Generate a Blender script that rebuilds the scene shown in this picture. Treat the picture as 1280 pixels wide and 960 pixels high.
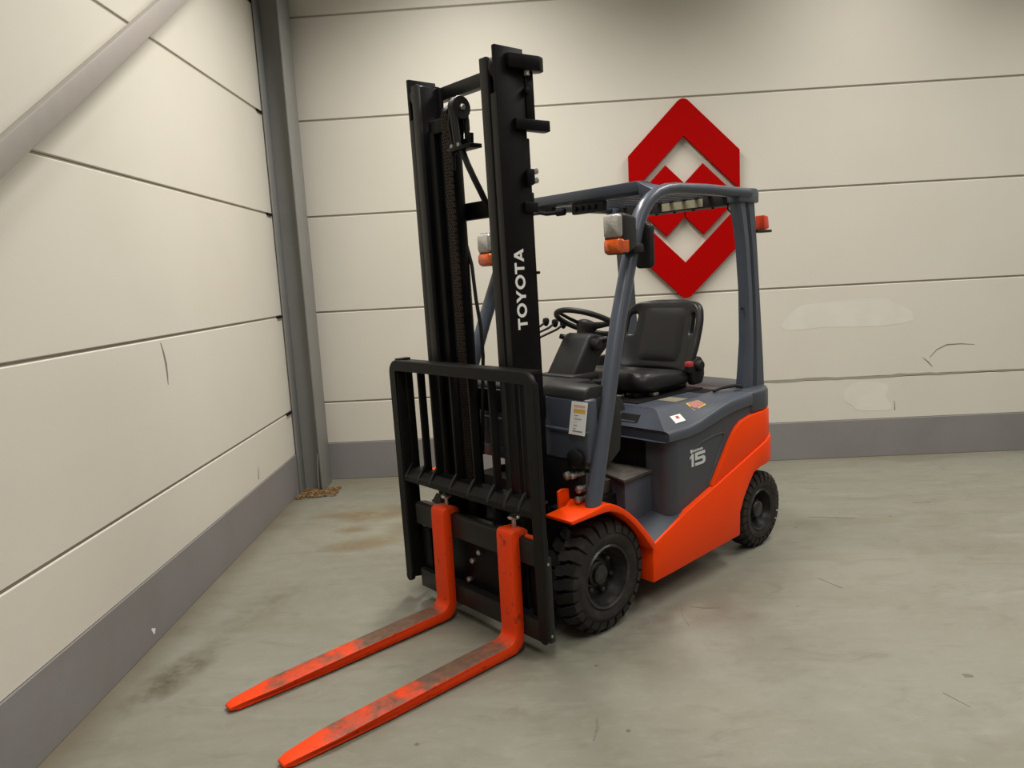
import bpy, bmesh, math, random
from mathutils import Vector, Matrix
random.seed(7)
S = bpy.context.scene
for o in list(bpy.data.objects): bpy.data.objects.remove(o)
COL = S.collection
R90 = math.pi / 2

# ------------------------------------------------------------------ camera
cd = bpy.data.cameras.new('camera'); cam = bpy.data.objects.new('camera', cd); COL.objects.link(cam)
cd.sensor_fit = 'HORIZONTAL'; cd.sensor_width = 36.0; cd.lens = 918.22 / 1280 * 36.0
cd.clip_start = 0.05
RIGHT = Vector((0.998537, -0.008079, -0.053461)); FWD = Vector((0.000267, 0.989498, -0.144545)); UP = Vector((0.054067, 0.144319, 0.988053))
cam.matrix_world = Matrix(((RIGHT.x, UP.x, -FWD.x, 0), (RIGHT.y, UP.y, -FWD.y, 0), (RIGHT.z, UP.z, -FWD.z, 1.4905), (0, 0, 0, 1)))
S.camera = cam

# ------------------------------------------------------------------ light
W = bpy.data.worlds.new('hall_light'); S.world = W; W.use_nodes = True
bg = W.node_tree.nodes['Background']; bg.inputs[0].default_value = (1.0, 0.93, 0.80, 1); bg.inputs[1].default_value = 0.24
S.view_settings.view_transform = 'Standard'; S.view_settings.look = 'None'
S.view_settings.gamma = 1.0; S.view_settings.use_curve_mapping = False
S.view_settings.exposure = 0.0
def area(loc, sx, sy, power, target=None, col=(1.0, 0.965, 0.90)):
    l = bpy.data.lights.new('ceiling_lamp', 'AREA'); l.shape = 'RECTANGLE'; l.size = sx; l.size_y = sy
    l.energy = power; l.color = col
    o = bpy.data.objects.new('ceiling_lamp', l); COL.objects.link(o); o.location = loc
    if target is not None:
        d = Vector(target) - Vector(loc); o.rotation_euler = d.to_track_quat('-Z', 'Y').to_euler()
    return o
# shielded battens under the hall roof, one row near the back wall and one behind the camera
for (x, y, p) in ((-0.18, 3.75, 93), (2.50, 3.75, 54), (4.90, 3.75, 50), (0.0, 0.2, 46), (2.45, 0.2, 52)):
    l = area((x, y, 4.05), 0.20, 2.0, p); l.data.spread = math.radians(136)

# ------------------------------------------------------------------ materials
def mat(name, col, rough=0.5, metal=0.0, spec=0.5, noise=None, bump=None, coat=0.0, emit=None):
    """noise = (scale, amount, second colour); bump = (scale, strength)"""
    m = bpy.data.materials.new(name); m.use_nodes = True
    nt = m.node_tree; b = nt.nodes['Principled BSDF']
    b.inputs['Base Color'].default_value = (*col, 1); b.inputs['Roughness'].default_value = rough
    b.inputs['Metallic'].default_value = metal; b.inputs['Specular IOR Level'].default_value = spec
    b.inputs['Coat Weight'].default_value = coat
    tc = nt.nodes.new('ShaderNodeTexCoord')
    if noise:
        n = nt.nodes.new('ShaderNodeTexNoise'); n.inputs['Scale'].default_value = noise[0]; n.inputs['Detail'].default_value = 6
        n.inputs['Roughness'].default_value = 0.62
        nt.links.new(tc.outputs['Object'], n.inputs['Vector'])
        r = nt.nodes.new('ShaderNodeMapRange'); r.inputs[1].default_value = noise[3] if len(noise) > 3 else 0.42
        r.inputs[2].default_value = noise[4] if len(noise) > 4 else 0.68
        r.inputs[4].default_value = noise[1]
        nt.links.new(n.outputs['Fac'], r.inputs[0])
        mx = nt.nodes.new('ShaderNodeMix'); mx.data_type = 'RGBA'
        mx.inputs[6].default_value = (*col, 1); mx.inputs[7].default_value = (*noise[2], 1)
        nt.links.new(r.outputs[0], mx.inputs[0]); nt.links.new(mx.outputs[2], b.inputs['Base Color'])
    if bump:
        n2 = nt.nodes.new('ShaderNodeTexNoise'); n2.inputs['Scale'].default_value = bump[0]; n2.inputs['Detail'].default_value = 4
        nt.links.new(tc.outputs['Object'], n2.inputs['Vector'])
        bp = nt.nodes.new('ShaderNodeBump'); bp.inputs['Strength'].default_value = bump[1]; bp.inputs['Distance'].default_value = 0.01
        nt.links.new(n2.outputs['Fac'], bp.inputs['Height']); nt.links.new(bp.outputs[0], b.inputs['Normal'])
    if emit:
        b.inputs['Emission Color'].default_value = (*emit[:3], 1); b.inputs['Emission Strength'].default_value = emit[3]
    return m
M = {}
M['wall'] = mat('painted_concrete_panel', (0.62, 0.592, 0.52), 0.75, spec=0.25, noise=(1.3, 0.28, (0.55, 0.52, 0.45)), bump=(160, 0.04))
M['joint'] = mat('joint_filler', (0.32, 0.295, 0.245), 0.9, spec=0.1)
M['plinth'] = mat('grey_plinth_paint', (0.215, 0.205, 0.205), 0.6, noise=(3, 0.5, (0.175, 0.165, 0.155)), bump=(90, 0.05))
M['column'] = mat('grey_steel_paint', (0.235, 0.235, 0.225), 0.5, noise=(6, 0.4, (0.19, 0.19, 0.18)))
M['brace'] = mat('primer_grey_steel', (0.33, 0.30, 0.275), 0.5, noise=(9, 0.4, (0.28, 0.26, 0.24)))
M['red'] = mat('red_sign', (0.36, 0.0006, 0.0005), 0.6, spec=0.05)
M['orange'] = mat('orange_paint', (0.84, 0.054, 0.0015), 0.42, spec=0.14, noise=(14, 0.18, (0.74, 0.046, 0.0015)))
M['fork'] = mat('worn_orange_paint', (0.70, 0.062, 0.008), 0.5, spec=0.25, noise=(22, 0.7, (0.40, 0.030, 0.010), 0.5, 0.75), bump=(60, 0.15))
M['grey'] = mat('blue_grey_paint', (0.058, 0.068, 0.090), 0.34, spec=0.45, noise=(25, 0.25, (0.046, 0.054, 0.071)))
M['grey_plastic'] = mat('blue_grey_moulding', (0.050, 0.056, 0.068), 0.42, spec=0.35, noise=(30, 0.25, (0.041, 0.046, 0.056)), bump=(300, 0.05))
M['mast'] = mat('black_steel', (0.0030, 0.0030, 0.0038), 0.40, spec=0.13, noise=(12, 0.5, (0.009, 0.0075, 0.007)))
M['flange'] = mat('worn_black_steel', (0.012, 0.0115, 0.0105), 0.42, spec=0.3, noise=(26, 0.6, (0.040, 0.028, 0.018), 0.58, 0.8))
M['black'] = mat('satin_black_paint', (0.0065, 0.0065, 0.006), 0.48, spec=0.2, noise=(16, 0.4, (0.012, 0.0115, 0.0105)))
M['plastic'] = mat('black_plastic', (0.014, 0.0135, 0.013), 0.5, spec=0.3, bump=(250, 0.06))
M['vinyl'] = mat('black_vinyl', (0.0125, 0.012, 0.0122), 0.38, spec=0.42, bump=(200, 0.05))
M['rubber'] = mat('tyre_rubber', (0.015, 0.0135, 0.0122), 0.70, spec=0.3, noise=(11, 0.8, (0.038, 0.032, 0.026), 0.45, 0.65), bump=(120, 0.10))
M['rim'] = mat('rim_dark', (0.012, 0.0115, 0.011), 0.36, spec=0.45, noise=(14, 0.8, (0.060, 0.055, 0.048), 0.50, 0.72))
M['steel'] = mat('zinc_steel', (0.45, 0.43, 0.39), 0.35, metal=0.9)
M['rust'] = mat('oily_chain', (0.028, 0.015, 0.009), 0.5, spec=0.3, noise=(60, 0.7, (0.010, 0.007, 0.005)))
M['lens'] = mat('ribbed_clear_lens', (0.36, 0.34, 0.31), 0.15, noise=(40, 0.5, (0.22, 0.205, 0.19)), bump=(90, 0.2), coat=0.4)
M['amber'] = mat('amber_lens', (0.62, 0.10, 0.012), 0.2, noise=(30, 0.5, (0.40, 0.05, 0.008)), coat=0.4)
M['white'] = mat('white_print', (0.80, 0.79, 0.76), 0.6)
M['paper'] = mat('white_paper', (0.72, 0.72, 0.72), 0.7)
M['ochre'] = mat('ochre_print', (0.62, 0.36, 0.05), 0.7)
M['ink'] = mat('grey_ink', (0.22, 0.21, 0.22), 0.7)
M['peach'] = mat('faded_orange_ink', (0.62, 0.40, 0.28), 0.7)
M['silver'] = mat('silver_print', (0.55, 0.56, 0.56), 0.5)
M['redprint'] = mat('red_print', (0.45, 0.045, 0.045), 0.5)
M['pinkprint'] = mat('faded_red_print', (0.42, 0.16, 0.14), 0.5)
M['yellow'] = mat('yellow_print', (0.62, 0.42, 0.05), 0.5)
M['label'] = mat('beige_label', (0.25, 0.225, 0.15), 0.5)
M['mat'] = mat('dusty_rubber_mat', (0.035, 0.030, 0.026), 0.8, noise=(30, 0.6, (0.085, 0.070, 0.055)))
M['dark'] = mat('dark_machinery', (0.004, 0.004, 0.0045), 0.6, spec=0.2)
M['patch'] = mat('white_filler', (0.66, 0.635, 0.575), 0.85, noise=(6, 0.5, (0.60, 0.57, 0.50)))
M['scuff'] = mat('dark_scuff', (0.20, 0.185, 0.15), 0.9)
M['floor_scuff'] = mat('floor_scuff', (0.14, 0.128, 0.10), 0.9, noise=(25, 0.8, (0.22, 0.215, 0.175)))
M['litter'] = mat('dry_leaf_litter', (0.24, 0.135, 0.045), 0.9, noise=(40, 0.7, (0.09, 0.05, 0.02)))

# fork blade material: worn tops as stains with their own shape
def fork_blade_mat():
    m = mat('worn_orange_fork_paint', (0.74, 0.060, 0.012), 0.5, spec=0.25, bump=(60, 0.15))
    nt = m.node_tree; b = nt.nodes['Principled BSDF']
    tc = nt.nodes.new('ShaderNodeTexCoord'); sp = nt.nodes.new('ShaderNodeSeparateXYZ'); nt.links.new(tc.outputs['Object'], sp.inputs[0])
    n = nt.nodes.new('ShaderNodeTexNoise'); n.inputs['Scale'].default_value = 9; n.inputs['Detail'].default_value = 8; n.inputs['Roughness'].default_value = 0.7
    nt.links.new(tc.outputs['Object'], n.inputs['Vector'])
    geo = nt.nodes.new('ShaderNodeNewGeometry'); sn = nt.nodes.new('ShaderNodeSeparateXYZ'); nt.links.new(geo.outputs['Normal'], sn.inputs[0])
    ra = nt.nodes.new('ShaderNodeValToRGB')     # rubbed length of the blade, heel to tip
    e = ra.color_ramp.elements; e[0].position = 0.0; e[0].color = (0.15, 0.15, 0.15, 1); e[1].position = 1.0; e[1].color = (0.0, 0, 0, 1)
    for p_, v_ in ((0.05, 0.34), (0.22, 0.46), (0.40, 0.40), (0.52, 0.18), (0.62, 0.24), (0.80, 0.26), (0.92, 0.04)):
        q = e.new(p_); q.color = (v_, v_, v_, 1)
    mr = nt.nodes.new('ShaderNodeMapRange'); mr.inputs[1].default_value = 0.405; mr.inputs[2].default_value = 1.372
    nt.links.new(sp.outputs[0], mr.inputs[0]); nt.links.new(mr.outputs[0], ra.inputs[0])
    ad = nt.nodes.new('ShaderNodeMath'); ad.operation = 'ADD'; nt.links.new(n.outputs['Fac'], ad.inputs[0]); nt.links.new(ra.outputs[0], ad.inputs[1])
    th = nt.nodes.new('ShaderNodeMapRange'); th.inputs[1].default_value = 0.60; th.inputs[2].default_value = 0.86; nt.links.new(ad.outputs[0], th.inputs[0])
    up = nt.nodes.new('ShaderNodeMapRange'); up.inputs[1].default_value = 0.5; up.inputs[2].default_value = 0.9; nt.links.new(sn.outputs[2], up.inputs[0])
    mu = nt.nodes.new('ShaderNodeMath'); mu.operation = 'MULTIPLY'; nt.links.new(th.outputs[0], mu.inputs[0]); nt.links.new(up.outputs[0], mu.inputs[1])
    n3 = nt.nodes.new('ShaderNodeTexNoise'); n3.inputs['Scale'].default_value = 35; n3.inputs['Detail'].default_value = 5
    nt.links.new(tc.outputs['Object'], n3.inputs['Vector'])
    c3 = nt.nodes.new('ShaderNodeMix'); c3.data_type = 'RGBA'; c3.inputs[6].default_value = (0.060, 0.034, 0.024, 1); c3.inputs[7].default_value = (0.20, 0.115, 0.075, 1)
    nt.links.new(n3.outputs['Fac'], c3.inputs[0])
    c1 = nt.nodes.new('ShaderNodeMix'); c1.data_type = 'RGBA'; c1.inputs[6].default_value = (0.78, 0.050, 0.003, 1)
    nt.links.new(c3.outputs[2], c1.inputs[7]); nt.links.new(mu.outputs[0], c1.inputs[0])
    # small dark chips everywhere
    n4 = nt.nodes.new('ShaderNodeTexNoise'); n4.inputs['Scale'].default_value = 28; n4.inputs['Detail'].default_value = 6; nt.links.new(tc.outputs['Object'], n4.inputs['Vector'])
    t4 = nt.nodes.new('ShaderNodeMapRange'); t4.inputs[1].default_value = 0.62; t4.inputs[2].default_value = 0.72; t4.inputs[4].default_value = 0.8; nt.links.new(n4.outputs['Fac'], t4.inputs[0])
    c2 = nt.nodes.new('ShaderNodeMix'); c2.data_type = 'RGBA'; c2.inputs[7].default_value = (0.20, 0.03, 0.015, 1)
    nt.links.new(c1.outputs[2], c2.inputs[6]); nt.links.new(t4.outputs[0], c2.inputs[0]); nt.links.new(c2.outputs[2], b.inputs['Base Color'])
    return m
M['blade'] = fork_blade_mat()

def floor_mat():
    m = mat('sealed_concrete_floor', (0.257, 0.241, 0.185), 0.42)
    nt = m.node_tree; b = nt.nodes['Principled BSDF']; L = nt.links
    b.inputs['Specular IOR Level'].default_value = 0.35
    tc = nt.nodes.new('ShaderNodeTexCoord')
    def noise(scale, detail=6, rough=0.6, stretch=None, dist=0.0):
        n = nt.nodes.new('ShaderNodeTexNoise'); n.inputs['Scale'].default_value = scale; n.inputs['Detail'].default_value = detail
        n.inputs['Roughness'].default_value = rough; n.inputs['Distortion'].default_value = dist
        if stretch:
            mp = nt.nodes.new('ShaderNodeMapping'); mp.inputs['Scale'].default_value = stretch[0]; mp.inputs['Rotation'].default_value = (0, 0, stretch[1])
            L.new(tc.outputs['Object'], mp.inputs[0]); L.new(mp.outputs[0], n.inputs['Vector'])
        else: L.new(tc.outputs['Object'], n.inputs['Vector'])
        return n.outputs['Fac']
    def rng(v, a, c, lo=0.0, hi=1.0):
        r = nt.nodes.new('ShaderNodeMapRange'); r.inputs[1].default_value = a; r.inputs[2].default_value = c; r.inputs[3].default_value = lo; r.inputs[4].default_value = hi
        L.new(v, r.inputs[0]); return r.outputs[0]
    def mix(f, a, c):
        x = nt.nodes.new('ShaderNodeMix'); x.data_type = 'RGBA'
        if isinstance(a, tuple): x.inputs[6].default_value = (*a, 1)
        else: L.new(a, x.inputs[6])
        x.inputs[7].default_value = (*c, 1); L.new(f, x.inputs[0]); return x.outputs[2]
    def op(o, a, c):
        x = nt.nodes.new('ShaderNodeMath'); x.operation = o
        L.new(a, x.inputs[0])
        if isinstance(c, float): x.inputs[1].default_value = c
        else: L.new(c, x.inputs[1])
        return x.outputs[0]
    c = mix(rng(noise(0.9, 5, 0.55), 0.35, 0.68), (0.191, 0.186, 0.147), (0.230, 0.226, 0.185))
    c = mix(rng(noise(1.6, 6, 0.6, ((0.5, 2.2, 1), 0.5), 0.8), 0.50, 0.72, 0, 0.65), c, (0.156, 0.153, 0.104))
    c = mix(rng(noise(2.4, 6, 0.6, ((0.6, 2.0, 1), -0.35), 0.6), 0.56, 0.74, 0, 0.5), c, (0.269, 0.269, 0.235))
    c = mix(rng(noise(16, 8, 0.75, ((0.7, 1.4, 1), 0.4), 0.3), 0.50, 0.74, 0, 0.55), c, (0.262, 0.260, 0.225))
    c = mix(rng(noise(5.5, 9, 0.75, ((0.6, 1.5, 1), -0.3), 1.0), 0.52, 0.72, 0, 0.65), c, (0.144, 0.132, 0.102))
    sep = nt.nodes.new('ShaderNodeSeparateXYZ'); L.new(tc.outputs['Object'], sep.inputs[0])
    wob = noise(3.5, 6, 0.7); fine = noise(9, 7, 0.75)
    def spot(cx, cy, rx, ry, colour, amt, rot=0.0, lo=0.0):
        mp = nt.nodes.new('ShaderNodeMapping'); mp.vector_type = 'TEXTURE'
        mp.inputs['Location'].default_value = (cx, cy, 0); mp.inputs['Rotation'].default_value = (0, 0, rot); mp.inputs['Scale'].default_value = (rx, ry, 1)
        L.new(tc.outputs['Object'], mp.inputs[0])
        ln = nt.nodes.new('ShaderNodeVectorMath'); ln.operation = 'LENGTH'; L.new(mp.outputs[0], ln.inputs[0])
        d = op('ADD', ln.outputs['Value'], op('MULTIPLY', op('SUBTRACT', wob, 0.5), 1.6))
        f = rng(d, 1.15, 0.35, 0, 1)
        g = op('MULTIPLY', f, rng(fine, 0.40, 0.62, lo, amt))
        return mix(g, c, colour)
    # rust-brown spill stains between the corner column and the mast
    for (x, y, rx, ry, a, r) in ((-0.87, 4.62, .34, .10, .95, .2), (-1.12, 4.66, .24, .08, .9, 0), (-0.92, 4.10, .24, .12, .95, .3), (-1.02, 4.36, .12, .08, 1.0, 0), (-0.62, 4.35, .22, .14, .9, 0), (-0.70, 4.75, .3, .10, .8, 0)):
        c = spot(x, y, rx, ry, (0.129, 0.073, 0.019), a, r, .45)
    c = spot(-1.02, 4.4, .55, .55, (0.269, 0.249, 0.181), .6)
    # oil-dark blotches near the left wall and by the forks
    c = spot(-1.40, 2.72, .10, .26, (0.074, 0.063, 0.031), .9, -.25, .3)
    c = spot(-1.22, 3.35, .14, .28, (0.125, 0.119, 0.074), .7, -.3, .1)
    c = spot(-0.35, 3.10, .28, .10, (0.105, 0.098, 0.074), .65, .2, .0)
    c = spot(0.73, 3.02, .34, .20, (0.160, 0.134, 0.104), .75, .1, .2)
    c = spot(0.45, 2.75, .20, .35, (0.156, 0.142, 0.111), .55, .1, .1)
    c = spot(0.78, 2.75, .30, .16, (0.265, 0.256, 0.222), .5, .3, .1)
    c = spot(1.3, 2.3, .7, .22, (0.250, 0.249, 0.211), .5, -.3, .1)
    # dirt line along the wall feet
    edge = rng(op('ADD', sep.outputs[0], op('MULTIPLY', op('SUBTRACT', wob, 0.5), 0.22)), -1.44, -1.60, 0, 0.62)
    c = mix(edge, c, (0.117, 0.088, 0.049))
    edge2 = rng(op('ADD', sep.outputs[1], op('MULTIPLY', op('SUBTRACT', wob, 0.5), 0.35)), 5.15, 5.45, 0, 0.45)
    c = mix(edge2, c, (0.156, 0.126, 0.078))
    # fine dark specks
    vo = nt.nodes.new('ShaderNodeTexVoronoi'); vo.inputs['Scale'].default_value = 4.2; L.new(tc.outputs['Object'], vo.inputs['Vector'])
    c = mix(rng(vo.outputs['Distance'], 0.045, 0.025, 0, 0.7), c, (0.086, 0.073, 0.052))
    L.new(c, b.inputs['Base Color'])
    L.new(rng(noise(3, 5), 0.3, 0.7, 0.36, 0.52), b.inputs['Roughness'])
    bp = nt.nodes.new('ShaderNodeBump'); bp.inputs['Strength'].default_value = 0.05; bp.inputs['Distance'].default_value = 0.01
    L.new(noise(30, 5), bp.inputs['Height']); L.new(bp.outputs[0], b.inputs['Normal'])
    return m
M['floor'] = floor_mat()

# ------------------------------------------------------------------ mesh helpers
class MB:
    def __init__(s): s.v = []; s.f = []
    def add(s, vs, fs):
        o = len(s.v); s.v += [tuple(x) for x in vs]; s.f += [tuple(i + o for i in f) for f in fs]; return s
    def box(s, lo, hi):
        x0, y0, z0 = lo; x1, y1, z1 = hi
        return s.add([(x0, y0, z0), (x1, y0, z0), (x1, y1, z0), (x0, y1, z0), (x0, y0, z1), (x1, y0, z1), (x1, y1, z1), (x0, y1, z1)],
                     [(0, 3, 2, 1), (4, 5, 6, 7), (0, 1, 5, 4), (1, 2, 6, 5), (2, 3, 7, 6), (3, 0, 4, 7)])
    def prism(s, pts, ax, lo, hi):
        """pts 2-D outline; ax = axis of extrusion; the two others in x,y,z order"""
        def m(p, t):
            return {'x': (t, p[0], p[1]), 'y': (p[0], t, p[1]), 'z': (p[0], p[1], t)}[ax]
        n = len(pts)
        return s.add([m(p, lo) for p in pts] + [m(p, hi) for p in pts],
                     [tuple(range(n - 1, -1, -1)), tuple(range(n, 2 * n))] + [(i, (i + 1) % n, n + (i + 1) % n, n + i) for i in range(n)])
    def loft(s, rings, cap=True, closed=True):
        n = len(rings[0]); o = len(s.v)
        vs = [p for r in rings for p in r]; fs = []
        for k in range(len(rings) - 1):
            for i in range(n if closed else n - 1):
                j = (i + 1) % n
                fs.append((k * n + i, k * n + j, (k + 1) * n + j, (k + 1) * n + i))
        if cap: fs += [tuple(range(n - 1, -1, -1)), tuple(range((len(rings) - 1) * n, len(rings) * n))]
        return s.add(vs, fs)
    def tube(s, path, r, n=10, flat=None):
        path = [Vector(p) for p in path]; rings = []
        rs = r if isinstance(r, (list, tuple)) else [r] * len(path)
        ref = None
        for i, p in enumerate(path):
            t = (path[min(i + 1, len(path) - 1)] - path[max(i - 1, 0)]).normalized()
            if ref is None: ref = Vector((0, 1, 0)) if abs(t.y) < 0.9 else Vector((0, 0, 1))
            u = (ref - t * ref.dot(t)).normalized(); w = t.cross(u); ref = u
            rad = rs[i]; ru, rw = rad if isinstance(rad, tuple) else (rad, rad)
            rings.append([p + u * math.cos(2 * math.pi * k / n) * ru + w * math.sin(2 * math.pi * k / n) * rw for k in range(n)])
        return s.loft(rings)
    def bar(s, path, prof, ref=(0, 1, 0)):
        """sweep a 2-D profile (u along ref, w across) along a path"""
        path = [Vector(p) for p in path]; rings = []; ref = Vector(ref)
        for i, p in enumerate(path):
            t = (path[min(i + 1, len(path) - 1)] - path[max(i - 1, 0)]).normalized()
            u = (ref - t * ref.dot(t)).normalized(); w = t.cross(u)
            rings.append([p + u * a + w * b_ for a, b_ in prof])
        return s.loft(rings)
    def lathe(s, prof, c, ax='y', n=40, cap=False):
        """prof: (radius, offset along axis)"""
        rings = []
        for r, h in prof:
            ring = []
            for k in range(n):
                a = 2 * math.pi * k / n; ca, sa = r * math.cos(a), r * math.sin(a)
                ring.append({'x': (c[0] + h, c[1] + ca, c[2] + sa), 'y': (c[0] + ca, c[1] + h, c[2] + sa), 'z': (c[0] + ca, c[1] + sa, c[2] + h)}[ax])
            rings.append(ring)
        return s.loft(rings, cap=cap)
    def map(s, fn): s.v = [tuple(fn(*p)) for p in s.v]; return s
    def build(s, name, m, parent=None, bevel=0.0, seg=2, smooth=40, sub=0, weld=False):
        bm = bmesh.new(); vs = [bm.verts.new(p) for p in s.v]
        for f in s.f:
            try: bm.faces.new([vs[i] for i in f])
            except ValueError: pass
        if weld: bmesh.ops.remove_doubles(bm, verts=bm.verts, dist=1e-5)
        bmesh.ops.recalc_face_normals(bm, faces=bm.faces)
        if bevel:
            ed = [e for e in bm.edges if len(e.link_faces) == 2 and e.calc_face_angle(0) > math.radians(28)]
            bmesh.ops.bevel(bm, geom=ed, offset=bevel, segments=seg, profile=0.5, affect='EDGES', clamp_overlap=True)
        me = bpy.data.meshes.new(name); bm.to_mesh(me); bm.free()
        me.materials.append(M[m] if isinstance(m, str) else m)
        if smooth:
            me.polygons.foreach_set('use_smooth', [True] * len(me.polygons)); me.set_sharp_from_angle(angle=math.radians(smooth))
        o = bpy.data.objects.new(name, me); COL.objects.link(o)
        if parent is not None: o.parent = parent
        if sub:
            md = o.modifiers.new('smooth', 'SUBSURF'); md.levels = sub; md.render_levels = sub
        return o
def box(name, lo, hi, m, parent=None, bevel=0.0, **k): return MB().box(lo, hi).build(name, m, parent, bevel, **k)
def empty(name, loc=(0, 0, 0), rz=0):
    o = bpy.data.objects.new(name, None); COL.objects.link(o); o.location = loc; o.rotation_euler = (0, 0, rz); o.empty_display_size = 0.2; return o
def tag(o, label, cat, group=None, kind=None):
    if label: o['label'] = label
    if cat: o['category'] = cat
    if group: o['group'] = group
    if kind: o['kind'] = kind
    return o
def arc(cx, cy, r, a0, a1, n, ry=None):
    ry = r if ry is None else ry
    return [(cx + r * math.cos(math.radians(a0 + (a1 - a0) * i / n)), cy + ry * math.sin(math.radians(a0 + (a1 - a0) * i / n))) for i in range(n + 1)]
def lerp(x, tab):
    """piecewise linear, tab sorted by rising x"""
    if x <= tab[0][0]: return tab[0][1]
    for (a, b_), (c, d) in zip(tab, tab[1:]):
        if x <= c: return b_ + (d - b_) * (x - a) / (c - a) if c > a else d
    return tab[-1][1]

# ------------------------------------------------------------------ the hall
XL, YB = -1.609, 5.585
def yb(x): return YB - 0.0445 * (x - XL - 0.2)
GROOVE = .007
fl = box('floor', (-2.2, -6, -0.1), (9, 6.3, 0), 'floor', smooth=0); tag(fl, 'grey-green sealed concrete floor with rust and oil stains', 'floor', kind='structure')
joints = [0.289, 0.608, 1.298, 2.0045, 2.688, 3.403, 4.10, 4.80]
GAP = 0.006
wl = box('wall_left', (XL - 0.15, -3, 0), (XL - GROOVE, 5.9, 4.8), 'joint', smooth=0)
tag(wl, 'off-white concrete panel wall on the left', 'wall', kind='structure')
for i in range(len(joints) - 1):
    z0 = joints[i] + (GAP if i else 0); z1 = joints[i + 1] - GAP
    box('wall_panel', (XL - 0.02, -3, z0), (XL, 5.62, z1), 'wall', wl, bevel=0.004, seg=1)
bl_ = box('baseboard_left', (XL - 0.14, -3, 0), (XL + 0.006, 5.6, 0.289), 'plinth', smooth=0, bevel=0.003)
tag(bl_, 'grey painted plinth strip along the left wall', 'plinth', kind='structure')
def back_box(name, x0, x1, dy0, dy1, z0, z1, m, parent=None, bevel=0.0):
    return MB().add([(x0, yb(x0) + dy0, z0), (x1, yb(x1) + dy0, z0), (x1, yb(x1) + dy1, z0), (x0, yb(x0) + dy1, z0),
                     (x0, yb(x0) + dy0, z1), (x1, yb(x1) + dy0, z1), (x1, yb(x1) + dy1, z1), (x0, yb(x0) + dy1, z1)],
                    [(0, 3, 2, 1), (4, 5, 6, 7), (0, 1, 5, 4), (1, 2, 6, 5), (2, 3, 7, 6), (3, 0, 4, 7)]).build(name, m, parent, bevel, seg=1, smooth=0)
wb_ = back_box('wall_back', XL - 0.1, 9, GROOVE, 0.2, 0, 4.8, 'joint'); tag(wb_, 'off-white concrete panel wall behind the forklift', 'wall', kind='structure')
for i in range(len(joints) - 1):
    z0 = joints[i] + (GAP if i else 0); z1 = joints[i + 1] - GAP
    back_box('wall_panel', XL, 9, 0.0, 0.02, z0, z1, 'wall', wb_, bevel=0.004)
bb = back_box('baseboard_back', XL, 9, -0.006, 0.15, 0, 0.288, 'plinth', bevel=0.003); tag(bb, 'grey painted plinth strip along the back wall', 'plinth', kind='structure')

# marks on the walls
def strip(name, pts, w, m, parent, fn):
    """thin raised streak along 2-D pts, widths w; fn maps (a,b,h) to the scene"""
    vs = []; n = len(pts)
    for i, (a, b_) in enumerate(pts):
        a0, b0 = pts[max(i - 1, 0)]; a1, b1 = pts[min(i + 1, n - 1)]
        d = math.hypot(a1 - a0, b1 - b0) or 1; nx, ny = -(b1 - b0) / d, (a1 - a0) / d
        ww = w[i] if isinstance(w, list) else w
        for sgn in (1, -1): vs.append(fn(a + nx * ww * sgn / 2, b_ + ny * ww * sgn / 2, 0.0012))
        for sgn in (1, -1): vs.append(fn(a + nx * ww * sgn / 2, b_ + ny * ww * sgn / 2, -0.0008))
    fs = []
    for i in range(n - 1):
        o = 4 * i; fs += [(o, o + 4, o + 5, o + 1), (o + 1, o + 5, o + 7, o + 3), (o + 3, o + 7, o + 6, o + 2), (o + 2, o + 6, o + 4, o)]
    fs += [(0, 1, 3, 2), (4 * n - 4, 4 * n - 2, 4 * n - 1, 4 * n - 3)]
    return MB().add(vs, fs).build(name, m, parent, smooth=0)
onleft = lambda a, b_, h: (XL + h, a, b_)
onback = lambda a, b_, h: (a, yb(a) - h, b_)
onfloor = lambda a, b_, h: (a, b_, h)
strip('scuff_mark', [(3.395, 1.275), (3.412, 1.23), (3.424, 1.17), (3.424, 1.12), (3.42, 1.075)], [.004, .012, .016, .012, .003], 'scuff', wl, onleft)
strip('scuff_mark', [(4.475, .40), (4.47, .37), (4.46, .325)], [.004, .010, .012], 'scuff', wl, onleft)
strip('scuff_mark', [(2.985, .075), (3.005, .058), (3.0, .045)], [.008, .026, .008], 'white', bl_, lambda a, b_, h: (XL + .006 + h, a, b_))
def blob(name, cx, cz, rx, rz, m, parent, fn, seed, n=22):
    rnd = random.Random(seed); ph = [rnd.uniform(0, 6.28) for _ in range(4)]
    top = []
    for k in range(n):
        a = 2 * math.pi * k / n; q = 1 + .13 * math.sin(2 * a + ph[0]) + .10 * math.sin(3 * a + ph[1]) + .07 * math.sin(5 * a + ph[2])
        ca, sa = math.cos(a), math.sin(a); e = 0.6
        top.append((cx + rx * q * math.copysign(abs(ca) ** e, ca), cz + rz * q * math.copysign(abs(sa) ** e, sa)))
    vs = [fn(a, b_, 0.0008) for a, b_ in top] + [fn(a, b_, -0.0008) for a, b_ in top]
    return MB().add(vs, [tuple(range(n)), tuple(range(2 * n - 1, n - 1, -1))] + [(i, (i + 1) % n, n + (i + 1) % n, n + i) for i in range(n)]).build(name, m, parent, smooth=0)
blob('filler_patch', 2.50, 1.08, .40, .11, 'patch', wb_, onback, 3)
blob('filler_patch', 2.66, .46, .17, .10, 'patch', wb_, onback, 5)
rnd = random.Random(4)
pts = [(1.75 + i * 0.075, 0.610 + rnd.uniform(-.006, .006)) for i in range(31)]
strip('joint_crack', pts, [0.004 + (0.020 if 2 < i < 20 else 0.008) * rnd.uniform(.5, 1.0) for i in range(31)], 'joint', wb_, onback)
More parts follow.
